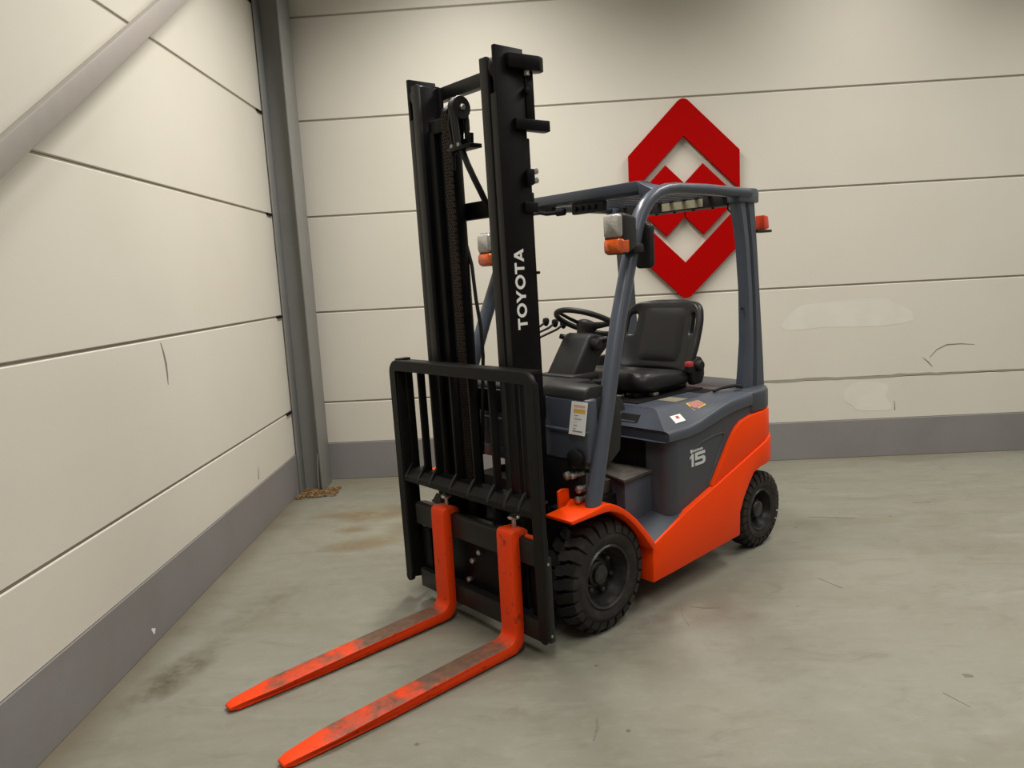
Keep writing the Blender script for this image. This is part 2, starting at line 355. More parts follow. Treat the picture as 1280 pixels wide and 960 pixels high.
strip('scuff_mark', [(3.10, .735), (3.15, .79), (3.22, .823), (3.32, .825), (3.42, .815)], [.003, .006, .008, .006, .002], 'scuff', wb_, onback)
strip('scuff_mark', [(3.05, .735), (3.09, .70), (3.12, .665)], [.003, .008, .004], 'scuff', wb_, onback)
strip('scuff_mark', [(2.85, .42), (2.855, .35)], [.004, .006], 'scuff', wb_, onback)
for pts, w in (([(0.225, 2.29), (0.222, 2.24), (0.20, 2.17)], .012), ([(0.74, 3.08), (0.79, 3.06), (0.86, 3.05)], .014), ([(0.70, 3.09), (0.685, 3.0), (0.69, 2.90)], .008),
               ([(1.40, 3.30), (1.46, 3.18)], .008), ([(1.42, 2.33), (1.46, 2.24)], .008), ([(1.70, 4.15), (1.85, 4.11), (1.95, 4.09)], .016), ([(1.25, 4.3), (1.4, 4.22)], .010), ([(2.4, 4.3), (2.5, 4.29)], .012)):
    strip('scuff_mark', pts, [w * .3] + [w * .8] * (len(pts) - 2) + [w * .3], 'floor_scuff', fl, onfloor)
blob('floor_stain', 1.565, 2.425, .016, .012, 'floor_scuff', fl, onfloor, 9, 10)

# corner column (rolled steel section)
cx0, cx1, cy0, cy1 = XL + 0.0075, XL + 0.185, 5.245, 5.50
colm = empty('steel_column', ((cx0 + cx1) / 2, (cy0 + cy1) / 2, 0)); tag(colm, 'grey steel I-section column standing in the corner', 'column')
def rel(o, e): o.parent = e; o.matrix_parent_inverse = e.matrix_basis.inverted(); return o
rel(box('flange', (cx0, cy0, 0), (cx0 + .014, cy1, 4.8), 'column', bevel=.003), colm)
rel(box('flange', (cx1 - .014, cy0, 0), (cx1, cy1, 4.8), 'column', bevel=.003), colm)
rel(box('web', (cx0 + .012, 5.368, 0), (cx1 - .012, 5.377, 4.8), 'column'), colm)
for z in joints[1:6]:
    box('joint_clip', (XL - .002, 5.14, z - .010), (XL + .010, 5.235, z + .004), 'dark', wl)
br = MB().bar([(XL + .105, 1.2, 1.193), (XL + .105, 5.25, 3.898)], [(-.015, -.042), (.015, -.042), (.015, .042), (-.015, .042)], ref=(1, 0, 0)).build('diagonal_brace', 'brace', bevel=.004)
tag(br, 'diagonal grey steel brace running up the left wall to the column', 'brace')
wire = MB().tube([(XL + .13, 5.33, .002), (XL + .128, 5.34, .10), (XL + .135, 5.345, .22), (XL + .137, 5.35, .26)], .0035, 6).build('wire', 'white')
tag(wire, 'thin white wire hanging inside the foot of the corner column', 'wire')
# dry litter swept against the column foot
lit = MB(); rnd = random.Random(11)
for k in range(260):
    x = rnd.uniform(XL + .02, XL + .30) ; y = rnd.uniform(5.08, 5.30) + (x - XL - .1) * .15; a = rnd.uniform(0, 3.14); l = rnd.uniform(.006, .028); w = rnd.uniform(.003, .009)
    if cx1 - .02 < x < cx1 + .01 and y > cy0: y -= .06
    z = rnd.uniform(.001, .012); dx, dy = math.cos(a), math.sin(a)
    q = [(x + dx * l + dy * w * 0, y + dy * l), (x - dy * w, y + dx * w), (x - dx * l, y - dy * l), (x + dy * w, y - dx * w)]
    zz = [z + rnd.uniform(0, .008) for _ in q]
    lit.add([(p[0], p[1], h) for p, h in zip(q, zz)] + [(p[0], p[1], max(0, h - .002)) for p, h in zip(q, zz)], [(0, 1, 2, 3), (7, 6, 5, 4), (0, 4, 5, 1), (1, 5, 6, 2), (2, 6, 7, 3), (3, 7, 4, 0)])
tag(lit.build('leaf_litter', 'litter', smooth=0), 'brown dry litter on the floor at the foot of the corner column', 'litter', kind='stuff')

# red wall sign
LX, LZ = 1.318, 1.969
sg = empty('wall_sign', (LX, yb(LX), LZ), math.atan(-0.0445)); tag(sg, 'large red hexagonal emblem of chevrons and diamonds on the back wall', 'sign')
def plate(name, pts):
    return MB().prism(pts, 'y', -0.045, -0.018).build(name, 'red', sg, bevel=.002, seg=1)
h, r_ = 0.395, 0.055
for s in (1, -1):
    ap = arc(0, 0.725 - r_ * math.sqrt(2), r_, 45, 135, 8)
    pts = [(h, .05), (h, .33)] + ap + [(-h, .33), (-h, .05), (0, .445)]
    plate('chevron', [(a, b_ * s) for a, b_ in pts])
for s in (1, -1):
    plate('diamond', [(s * .004, .122), (s * .133, .251), (s * .384, 0), (s * .133, -.251), (s * .004, -.122)])
for (x, z) in ((0, .56), (0, -.56), (.2, 0), (-.2, 0)):
    MB().lathe([(.014, 0), (.014, .019)], (x, -.019, z), 'y', 10, True).build('spacer', 'steel', sg)

# ------------------------------------------------------------------ forklift
FT = empty('forklift', (0.0186, 3.2755, 0), 0.7214 + math.pi)
tag(FT, 'orange and blue-grey electric forklift truck with black mast, parked on the concrete floor', 'forklift')
TILT = 0.0112
def tm(x, y, z):
    px, pz = .15, .25; dx, dz = x - px, z - pz
    return (px + dx * math.cos(TILT) + dz * math.sin(TILT), y, pz - dx * math.sin(TILT) + dz * math.cos(TILT))

# --- wheels
def make_tyre(name, x, yo, R, width, nl, side, rim_r):
    """side=+1 outer face toward +y"""
    c = (x, 0, R); yi = yo - side * width
    ys = lambda t: yi + (yo - yi) * t          # 0 inner .. 1 outer
    b = MB()
    Rb = R - 0.022
    prof = [(rim_r, ys(.12)), (rim_r + .02, ys(.03)), (Rb - .045, ys(0.0)), (Rb - .020, ys(.04)), (Rb, ys(.14)), (Rb, ys(.84)), (Rb - .014, ys(.92)), (Rb - .034, ys(.97)),
            (Rb - .046, ys(1.0)), (rim_r + .035, ys(1.0)), (rim_r + .012, ys(.975)), (rim_r, ys(.93))]
    b.lathe(prof, c, 'y', 72)
    # tread lugs, two staggered rows of stepped blocks
    dth = 2 * math.pi / nl
    for row in (0, 1):
        for k in range(nl):
            th0 = (k + .5 * row) * dth
            def P(t, u, r):   # t angular fraction, u 0 at crown .. 1 at shoulder
                a = th0 + t * dth; tt = .5 + (.5 * u if row else -.5 * u)
                return (c[0] + r * math.cos(a), ys(tt), c[2] + r * math.sin(a))
            g = .06
            out = [(-.31, -.10), (.04, .045), (.19, .42), (.36, .58), (.36, .76), (.36, .93), (-.38, .93), (-.38, .76), (-.38, .60), (-.55, .40), (-.66, .06)]
            out = [(t + .15, u) for t, u in out]
            n = len(out)
            top = [P(t, u, R - (.024 if u > .9 else .003 if u > .7 else 0)) for t, u in out]; bot = [P(t, u, Rb - (.030 if u > .9 else .008)) for t, u in out]
            b.add(top + bot, [tuple(range(n)), tuple(range(2 * n - 1, n - 1, -1))] + [(i, (i + 1) % n, n + (i + 1) % n, n + i) for i in range(n)])
            # shoulder wedge running down the sidewall
            sw = [P(.51, .93, R - .024), P(-.23, .93, R - .024), P(-.21, .985, R - .052), P(.49, .985, R - .052), P(.51, .86, R - .05), P(-.23, .86, R - .05)]
            b.add(sw, [(0, 1, 2, 3), (0, 3, 4), (1, 5, 2), (2, 5, 4, 3), (0, 4, 5, 1)])
    w = b.build(name, 'rubber', FT, smooth=35)
    yc = ys(.80)
    s = side
    rp = [(rim_r + .004, yo - s * .012), (rim_r - .004, yo - s * .004), (rim_r - .012, yo - s * .010), (rim_r - .016, yo - s * .030), (rim_r - .030, yo - s * .060), (rim_r - .036, yo - s * .085), (.035, yo - s * .082), (.0, yo - s * .082)]
    MB().lathe(rp, c, 'y', 48).build('rim', 'rim', w, smooth=40)
    rp2 = [(rim_r + .004, yi + s * .012), (rim_r - .012, yi + s * .012), (rim_r - .03, yi + s * .05), (0, yi + s * .05)]
    MB().lathe(rp2, c, 'y', 32).build('rim', 'rim', w)
    return w
for s in (1, -1):
    w = make_tyre('front_wheel', 0.0, s * .520, .2396, .175, 25, s, .136)
    yo = s * .520
    MB().lathe([(.056, yo - s * .085), (.054, yo - s * .066), (.044, yo - s * .060), (.040, yo - s * .046), (.028, yo - s * .040), (0, yo - s * .040)], (0, 0, .2396), 'y', 28).build('hub', 'rim', w)
    for k in range(6):
        a = math.radians(60 * k + 15)
        MB().lathe([(.012, yo - s * .085), (.012, yo - s * .058), (.007, yo - s * .052), (0, yo - s * .052)], (.078 * math.cos(a), 0, .2396 + .078 * math.sin(a)), 'y', 6).build('lug_nut', 'rim', w, smooth=20)
    w = make_tyre('rear_wheel', -1.254, s * .493, .2027, .125, 26, s, .112)
    yo = s * .493
    MB().lathe([(.050, yo - s * .085), (.046, yo - s * .030), (.040, yo - s * .022), (.020, yo - s * .018), (0, yo - s * .018)], (-1.254, 0, .2027), 'y', 28).build('hub', 'rim', w)
    for k in range(5):
        a = math.radians(72 * k + 10)
        MB().lathe([(.011, yo - s * .085), (.011, yo - s * .062), (0, yo - s * .058)], (-1.254 + .064 * math.cos(a), 0, .2027 + .064 * math.sin(a)), 'y', 6).build('lug_nut', 'rim', w, smooth=20)

# --- frame and axles
MB().box((-1.15, -.33, .13), (.02, .33, .50)).build('chassis_frame', 'dark', FT, bevel=.01)
MB().tube([(0, -.36, .24), (0, .36, .24)], .06, 16).build('drive_axle', 'dark', FT)
MB().tube([(-1.254, -.38, .2), (-1.254, .38, .2)], .035, 12).build('steer_axle', 'dark', FT)
box('drive_housing', (-.12, -.30, .12), (.16, .30, .42), 'dark', FT, bevel=.03)

# --- orange bodywork
def wall_strip(name, half, m, thick, bevel=0.006):
    """half: (x, y, zlo, zhi) down the left side to the tail; mirrored into one welded band"""
    pts = half + [(x, -y, a, b_) for x, y, a, b_ in reversed(half) if y > 1e-6]
    n = len(pts); P = [Vector((p[0], p[1])) for p in pts]
    inn = []
    for i in range(n):
        t = (P[min(i + 1, n - 1)] - P[max(i - 1, 0)])
        t = t.normalized() if t.length > 1e-6 else Vector((-1, 0))
        nn = Vector((-t.y, t.x)); inn.append(P[i] + nn * thick)
    rings = []
    for i, p in enumerate(pts):
        rings.append([(p[0], p[1], p[2]), (p[0], p[1], p[3]), (inn[i].x, inn[i].y, p[3]), (inn[i].x, inn[i].y, p[2])])
    return MB().loft(rings).build(name, m, FT, bevel=bevel, smooth=35)
tail = [(-1.24, .0, 0), (-1.31, .020, 0), (-1.37, .060, 0), (-1.43, .125, 0), (-1.475, .25, 0), (-1.495, .40, 0), (-1.50, .53, 0)]
skirt_hi = [(-1.60, .63), (-1.272, .594), (-.98, .511), (-.774, .453), (-.551, .392), (-.286, .302), (-.276, .298)]
half = []
for x, zl in ((-.276, .127), (-.42, .130), (-.551, .135), (-.774, .143), (-.978, .149), (-.983, .268), (-1.02, .335), (-1.067, .393), (-1.114, .443), (-1.18, .458)):
    half.append((x, .530, zl, lerp(x, skirt_hi)))
for x, dy, _ in tail: half.append((x, .530 - dy, .463, lerp(x, skirt_hi)))
wall_strip('chassis_skirt', half, 'orange', .12, .007)
cw_hi = [(-1.60, .738), (-1.25, .742), (-1.10, .738), (-1.02, .724), (-.965, .695), (-.91, .640), (-.83, .545), (-.754, .454)]
half = []
for x in (-.756, -.83, -.91, -.965, -1.02, -1.10, -1.18):
    half.append((x, .520, lerp(x, skirt_hi) - .012, lerp(x, cw_hi)))
for x, dy, _ in tail: half.append((x, max(.520 - dy, 0), lerp(x, skirt_hi) - .012, lerp(x, cw_hi)))
wall_strip('counterweight', half, 'orange', .16, .006)
cap = [(-1.125, .512)] + [(x - .004, max(.514 - dy, .0)) for x, dy, _ in tail]
cap = cap + [(x, -y) for x, y in reversed(cap) if y > 1e-6]
MB().prism(cap, 'z', .742, .852).build('counterweight_cap', 'grey_plastic', FT, bevel=.016, seg=3)
MB().prism([(x * 1.0, y * .9) for x, y in cap], 'z', .46, .745).build('counterweight_core', 'dark', FT)

# --- fenders over the front wheels
fo = [(.238, .548), (.12, .556), (.045, .566), (.0, .560), (-.032, .546), (-.075, .520), (-.116, .489), (-.155, .455), (-.192, .415), (-.226, .378), (-.255, .344), (-.288, .296)]
fi = [(.232, .532), (.12, .534), (.045, .534), (.009, .530), (-.030, .516), (-.065, .497), (-.100, .470), (-.135, .438), (-.168, .402), (-.200, .365), (-.228, .330), (-.262, .286)]
for s in (1, -1):
    rings = []
    for (a, b_), (c, d) in zip(fo, fi):
        yo = .545
        yi = .40 if a > .1 else .36
        rings.append([(a, s * yi, b_), (a, s * yo, b_), (c, s * yo, d), (c, s * yi, d)])
    f = MB().loft(rings).build('wheel_fender', 'orange', FT, bevel=.005, smooth=35)
    if s > 0: MB().prism([(-.06, .52), (-.06, .585), (.10, .612), (.122, .605), (.122, .52)], 'y', .352, .364).build('fender_upstand', 'orange', f, bevel=.003)
# entry step between fender and battery compartment
for s in (1, -1):
    n = 6; top = []
    A, B, C_, D = Vector((-.545, .521, .3885)), Vector((-.545, .26, .392)), Vector((-.12, .26, .388)), Vector((-.278, .521, .2985))
    vs = []; fs = []
    for i in range(n + 1):
        for j in range(n + 1):
            u, v = i / n, j / n
            p = (A * (1 - u) + D * u) * (1 - v) + (B * (1 - u) + C_ * u) * v
            vs.append((p.x, s * p.y, p.z))
    m_ = len(vs); vs += [(x, y, z - .012) for x, y, z in vs]
    for i in range(n):
        for j in range(n):
            q = i * (n + 1) + j; fs += [(q, q + 1, q + n + 2, q + n + 1), (m_ + q, m_ + q + n + 1, m_ + q + n + 2, m_ + q + 1)]
    for i in range(n):
        a, b_ = i * (n + 1), (i + 1) * (n + 1); fs.append((a, b_, m_ + b_, m_ + a)); fs.append((a + n, m_ + a + n, m_ + b_ + n, b_ + n))
        fs.append((i, m_ + i, m_ + i + 1, i + 1)); q = n * (n + 1); fs.append((q + i, q + i + 1, m_ + q + i + 1, m_ + q + i))
    MB().add(vs, fs).build('entry_step', 'grey_plastic', FT, smooth=30)
    sb = MB().prism([(-.47, .10), (-.30, .10), (-.272, .385), (-.47, .385)] if s > 0 else [(-.47, -.385), (-.272, -.385), (-.30, -.10), (-.47, -.10)], 'z', .33, .560).build('step_box', 'grey', FT, bevel=.006)
    MB().prism([(-.47, .08), (-.29, .08), (-.30, .22), (-.245, .405), (-.47, .392)] if s > 0 else [(-.47, -.392), (-.245, -.405), (-.30, -.22), (-.29, -.08), (-.47, -.08)], 'z', .560, .577).build('step_mat', 'mat', sb, bevel=.003)
box('cab_floor', (-.47, -.30, .50), (.02, .30, .558), 'mat', FT)

# --- battery compartment panels and hood
rim_lo = [(-1.13, .787), (-1.009, .782), (-.901, .772), (-.798, .751), (-.711, .732), (-.634, .723), (-.571, .720), (-.438, .727)]
rim_hi = [(-1.13, .846), (-1.083, .845), (-.938, .838), (-.85, .824), (-.766, .805), (-.67, .782), (-.585, .770), (-.394, .772)]
for s in (1, -1):
    plan = [(-1.20, .502), (-1.0, .502), (-.901, .502), (-.798, .502), (-.711, .502), (-.634, .502), (-.571, .502)] + arc(-.52, .442, .06, 90, 0, 6) + [(-.46, .36), (-.50, .34), (-1.20, .34)]
    rb = [(x, s * y, .34 if x > -.78 else .50) for x, y in plan]; rt = [(x, s * y, lerp(x, rim_lo) + .012) for x, y in plan]
    sp = MB().loft([rb, rt]).build('side_panel', 'grey_plastic', FT, smooth=30)
    MB().tube([(-.60, s * .5025, .650), (-.70, s * .5025, .678), (-.80, s * .5025, .690), (-.862, s * .5025, .692), (-.884, s * .5025, .684), (-.875, s * .5025, .655), (-.83, s * .5025, .585), (-.77, s * .5025, .50), (-.74, s * .5025, .455)],
              [.001, .004, .005, .005, .005, .005, .005, .004, .003], 8).build('panel_crease', 'grey_plastic', sp)
    if s > 0: PANEL = sp
box('leg_room_wall', (-.52, -.40, .50), (-.475, .40, .80), 'dark', FT)
def hood_ring(x, dz=0.0, fy=1.0):
    hi = lerp(x, rim_hi); lo = lerp(x, rim_lo); zt = .862 + dz
    yc = .400
    h = [(yc - .03, zt), (yc, zt - .004), (yc + .012, zt - .012), (.500, hi + .006), (.512, hi - .004), (.517, hi - .016), (.517, lo + .012), (.513, lo + .003), (.500, lo)]
    return [(x, y, z) for y, z in h] + [(x, -y, z) for y, z in reversed(h)]
# front of the hood leans forward to a rim
h0 = hood_ring(-.50)
front = []
for (x, y, z) in h0:
    t = max(0.0, min(1.0, (.862 - z) / .09))
    front.append((-.486 + .052 * t + (.030 if z < .782 else 0) - (.028 if abs(y) > .505 else .012 if abs(y) >= .50 else 0), y * (.995 if abs(y) > .49 else 1), z))
lip = [(x - .012, y * .985, z + (.004 if z < .74 else -.003)) for x, y, z in front]
NR = len(front)
hb_ = MB(); hb_.add(front, [(i, i + 1, NR - 2 - i, NR - 1 - i) for i in range(NR // 2 - 1)])
back = hood_ring(-1.128); hb_.add(back, [(i, i + 1, NR - 2 - i, NR - 1 - i) for i in range(NR // 2 - 1)])
rings = [front] + [hood_ring(x) for x in (-.535, -.585, -.67, -.766, -.85, -.938, -1.01, -1.083, -1.128)]
hood = hb_.loft(rings, cap=False).build('hood', 'grey', FT, smooth=50, weld=True)
fx = lambda z: -.479 + (.85 - z) * .826 + .001
def on_front(y0, y1, z0, z1, m, name, h_=.003):
    return MB().add([(fx(z0) + h_, y0, z0), (fx(z0) + h_, y1, z0), (fx(z1) + h_, y1, z1), (fx(z1) + h_, y0, z1), (fx(z0) - .01, y0, z0), (fx(z0) - .01, y1, z0), (fx(z1) - .01, y1, z1), (fx(z1) - .01, y0, z1)],
                    [(0, 1, 2, 3), (7, 6, 5, 4), (0, 4, 5, 1), (1, 5, 6, 2), (2, 6, 7, 3), (3, 7, 4, 0)]).build(name, m, hood)
on_front(.225, .335, .797, .828, 'dark', 'handle_recess', .002)
on_front(.235, .325, .797, .802, 'mat', 'handle_lip', .004)
def on_slope(x0, x1, u0, u1, m, name, lift=.004, skew=0.0):
    """sticker on the sloping flank; u 0 at the crease .. 1 at the rim"""
    def P(x, u, l): 
        a = Vector((.412, .850)); b_ = Vector((.500, lerp(x, rim_hi) + .006)); q = a * (1 - u) + b_ * u
        d = (b_ - a).normalized(); n_ = Vector((-d.y, d.x)); q = q + n_ * l
        return (x, q.x, q.y)
    c4 = [(x0, u0), (x1 + skew, u0), (x1, u1), (x0 - skew, u1)]
    vs = [P(x, u, lift) for x, u in c4] + [P(x, u, -.002) for x, u in c4]
    return MB().add(vs, [(0, 1, 2, 3), (7, 6, 5, 4), (0, 4, 5, 1), (1, 5, 6, 2), (2, 6, 7, 3), (3, 7, 4, 0)]).build(name, m, hood, smooth=0)
on_slope(-.60, -.525, .42, .80, 'white', 'white_sticker')
on_slope(-.577, -.555, .48, .62, 'redprint', 'sticker_mark', .0048)
on_slope(-.80, -.70, .02, .55, 'yellow', 'warning_sticker')
on_slope(-.795, -.712, .05, .47, 'pinkprint', 'sticker_mark', .0048)
box('hood_plate', (-.76, .28, .8605), (-.66, .385, .8635), 'label', hood)
box('hood_vent', (-1.05, .18, .8605), (-.93, .36, .8630), 'dark', hood)
MB().tube([(-.98, .385, .868), (-1.03, .40, .880), (-1.12, .42, .880), (-1.17, .43, .868)], .009, 8).build('hood_latch', 'plastic', hood)
box('seat_plate', (-1.06, -.27, .8605), (-.52, .27, .868), 'dark', FT, bevel=.003)
# model number on the left battery panel
def digit(name, polys, x0, z0, sc, m='silver'):
    b = MB()
    for pl in polys: b.prism([(x0 - a * sc, z0 + c * sc) for a, c in pl], 'y', .5015, .5045)
    return b.build(name, m, PANEL, smooth=0)
digit('number_one', [[(.012, 0), (.028, 0), (.028, .060), (.016, .060), (0, .046), (0, .037), (.012, .044)]], -.600, .574, 1.0)
digit('number_five', [[(0, 0), (.066, 0), (.082, .010), (.082, .029), (.072, .038), (.020, .038), (.020, .048), (.080, .048), (.080, .061), (0, .061), (0, .026), (.058, .026), (.062, .023), (.062, .015), (.058, .012), (0, .012)]], -.640, .574, 1.0)
MB().lathe([(.009, 0), (.009, .003)], (-.612, .5015, .648), 'y', 14, True).build('badge_dot', 'silver', PANEL)
for k in range(6):
    box('badge_bar', (-.635 - k * .0135, .5015, .642), (-.6255 - k * .0135, .5035, .652), 'silver', PANEL)

# --- cowl and dashboard
cowl = MB().add([(.045, y, z) for y, z in ((-.47, .72), (.47, .72), (.47, .985), (-.47, 1.002))] + [(-.02, y, z) for y, z in ((-.47, .72), (.47, .72), (.47, .985), (-.47, 1.002))],
                [(0, 1, 2, 3), (7, 6, 5, 4), (0, 4, 5, 1), (1, 5, 6, 2), (2, 6, 7, 3), (3, 7, 4, 0)]).build('cowl', 'grey', FT, bevel=.012, seg=3)
box('cowl_ridge', (.03, -.47, .845), (.058, .47, .858), 'grey', cowl, bevel=.005)
box('cowl_skirt', (.0, -.42, .66), (.035, .36, .73), 'grey', cowl, bevel=.008)
dash = MB().prism([(.048, .996), (.035, 1.010), (.00, 1.016), (-.28, 1.010), (-.36, .96), (-.36, .90), (.02, .90)], 'y', -.46, .20).build('dashboard', 'plastic', FT, bevel=.010)
MB().prism([(.046, .982), (.03, 1.022), (.00, 1.034), (-.08, 1.030), (-.20, .95), (-.22, .90), (.02, .90)], 'y', .20, .455).build('dash_binnacle', 'plastic', dash, bevel=.012)
for s in (1, -1):
    MB().prism([(.03, .72), (.03, .97), (-.06, .99)] + arc(-.10, .91, .08, 90, 0, 5)[::-1][:0] + [(-.13, .975), (-.165, .93), (-.175, .86), (-.16, .74), (-.10, .70)], 'y', s * .44, s * .465).build('dash_side', 'plastic', FT, bevel=.008)
tagx = .0465
card = MB().add([(tagx, .389, .975), (tagx, .476, .975), (tagx + .004, .467, .842), (tagx + .004, .380, .842), (tagx - .002, .389, .975), (tagx - .002, .476, .975), (tagx + .001, .467, .842), (tagx + .001, .380, .842)],
                [(0, 1, 2, 3), (7, 6, 5, 4), (0, 4, 5, 1), (1, 5, 6, 2), (2, 6, 7, 3), (3, 7, 4, 0)]).map(lambda x, y, z: (x + (.0135 if z < .9 else 0), y, z)).build('paper_tag', 'paper', cowl, smooth=0)
def on_card(v0, v1, u0, u1, m):
    def P(u, v):
        return (tagx + .0006 + .0175 * v, +.389 - .009 * v + .087 * u, .975 - .133 * v)
    a = [P(u0, v0), P(u1, v0), P(u1, v1), P(u0, v1)]
    MB().add(a + [(x - .001, y, z) for x, y, z in a], [(0, 1, 2, 3), (7, 6, 5, 4), (0, 4, 5, 1), (1, 5, 6, 2), (2, 6, 7, 3), (3, 7, 4, 0)]).build('tag_print', m, cowl, smooth=0)
on_card(.08, .16, .16, .88, 'peach'); on_card(.21, .33, .18, .92, 'ochre')
for v, u, m in ((.40, .5, 'ink'), (.50, .72, 'ink'), (.60, .45, 'peach'), (.70, .5, 'ink'), (.80, .42, 'ink')): on_card(v, v + .022, .25, u, m)
on_card(.87, .91, .22, .85, 'ink')
# pipework under the cowl
uc = box('hydraulic_block', (-.02, .06, .50), (.06, .40, .72), 'dark', FT, bevel=.02)
MB().lathe([(.036, 0), (.040, .01), (.040, .030), (.024, .040), (0, .040)], (.05, .418, .742), 'x', 20).build('brake_booster', 'dark', FT)
for (x, y, z, r) in ((.085, .392, .672, .017), (.085, .425, .676, .012), (.08, .452, .625, .016), (.08, .445, .580, .016)):
    MB().lathe([(r * .7, -.05), (r * .7, 0), (r, .0), (r, .018), (r * .6, .022), (0, .022)], (x, y, z), 'x', 12).build('pipe_union', 'steel', uc)
for k, (y, z) in enumerate(((.392, .672), (.425, .676), (.452, .625), (.445, .58))):
    MB().tube([(.06, y, z), (.04, y - .03, z - .02), (.03, y - .06, z - .09), (.04, y - .10, z - .12)], .012, 8).build('hose', 'dark', uc)
for s in (1, -1):
    MB().tube([tm(.14, s * .22, .42), (-.10, s * .22, .56)], .032, 14).build('tilt_cylinder', 'mast', FT)
    box('fender_mount', (.00, s * .30, .30), (.12, s * .36, .53), 'dark', FT)

# --- steering column, wheel, levers
col_ = MB().prism([(-.262, .94), (-.275, 1.02), (-.395, 1.180), (-.43, 1.205), (-.540, 1.175), (-.535, 1.125), (-.465, 1.075), (-.43, 1.0), (-.42, .94)], 'y', -.088, .092).build('steering_column', 'plastic', FT, bevel=.018, seg=3)
box('column_boot', (-.44, -.115, .985), (-.245, .115, 1.022), 'plastic', col_, bevel=.015)
SWC = Vector((-.492, -.005, 1.238)); ST = math.radians(26)
ux = Vector((math.cos(ST), 0, math.sin(ST))); uy = Vector((0, 1, 0)); un = Vector((-math.sin(ST), 0, math.cos(ST)))
def torus(c, u, v, R, r, n=48, m_=10):
    w = u.cross(v); b = MB(); rings = []
    for i in range(n + 1):
        a = 2 * math.pi * i / n; d = u * math.cos(a) + v * math.sin(a)
        rings.append([c + d * (R + r * math.cos(2 * math.pi * k / m_)) + w * r * math.sin(2 * math.pi * k / m_) for k in range(m_)])
    return b.loft(rings, cap=False)
torus(SWC + un * .012, ux, uy, .160, .0135).build('steering_wheel', 'plastic', col_, smooth=60)
for a in (90, 210, 330):
    d = ux * math.cos(math.radians(a)) + uy * math.sin(math.radians(a))
    MB().tube([SWC - un * .008 + d * .03, SWC + d * .10, SWC + un * .010 + d * .158], [(.020, .008), (.014, .007), (.012, .007)], 8).build('wheel_spoke', 'plastic', col_)
hb = MB(); n = 20
rings = []
for r, h_ in ((.038, -.060), (.042, -.030), (.052, -.012), (.050, .006), (.035, .016), (.0001, .018)):
    rings.append([SWC + ux * r * math.cos(2 * math.pi * k / n) + uy * r * math.sin(2 * math.pi * k / n) + un * h_ for k in range(n)])
hb.loft(rings).build('wheel_hub', 'plastic', col_, smooth=50)
kb = SWC + ux * (-.13) + uy * (.08)
MB().lathe([(.008, 0), (.008, .02), (.020, .03), (.022, .045), (.015, .06), (0, .062)], tuple(kb + un * .015), 'z', 16).build('spinner_knob', 'plastic', col_)
MB().tube([(-.47, .09, 1.165), (-.50, .15, 1.175), (-.53, .21, 1.20)], [.016, .009, .007], 10).build('direction_lever', 'plastic', col_)
MB().tube([(-.44, -.09, 1.175), (-.42, -.125, 1.185)], [.016, .012], 10).build('column_switch', 'plastic', col_)
MB().lathe([(.030, 0), (.030, .03), (.02, .04), (0, .04)], (-.43, .09, 1.15), 'y', 16).build('tilt_knob', 'plastic', col_)
MB().tube([(-.36, .08, .985), (-.42, .12, .975), (-.50, .16, .985)], [.012, .012, .016], 8).build('parking_lever', 'plastic', FT)
for k, (x, y, z) in enumerate(((-.455, -.255, 1.252), (-.500, -.235, 1.242), (-.540, -.215, 1.232))):
    lv = MB().tube([(-.22 - .02 * k, y - .02, 1.04), (-.26 - .03 * k, y - .015, 1.15 - .01 * k), (-.31 - .035 * k, y - .01, 1.205 - .012 * k), (x + .05, y, z - .022), (x, y, z)], .0065, 8).build('control_lever', 'plastic', FT)
    MB().lathe([(.006, -.022), (.014, -.012), (.018, .004), (.014, .018), (.0, .022)], (x, y, z), 'z', 14).build('lever_knob', 'plastic', lv)

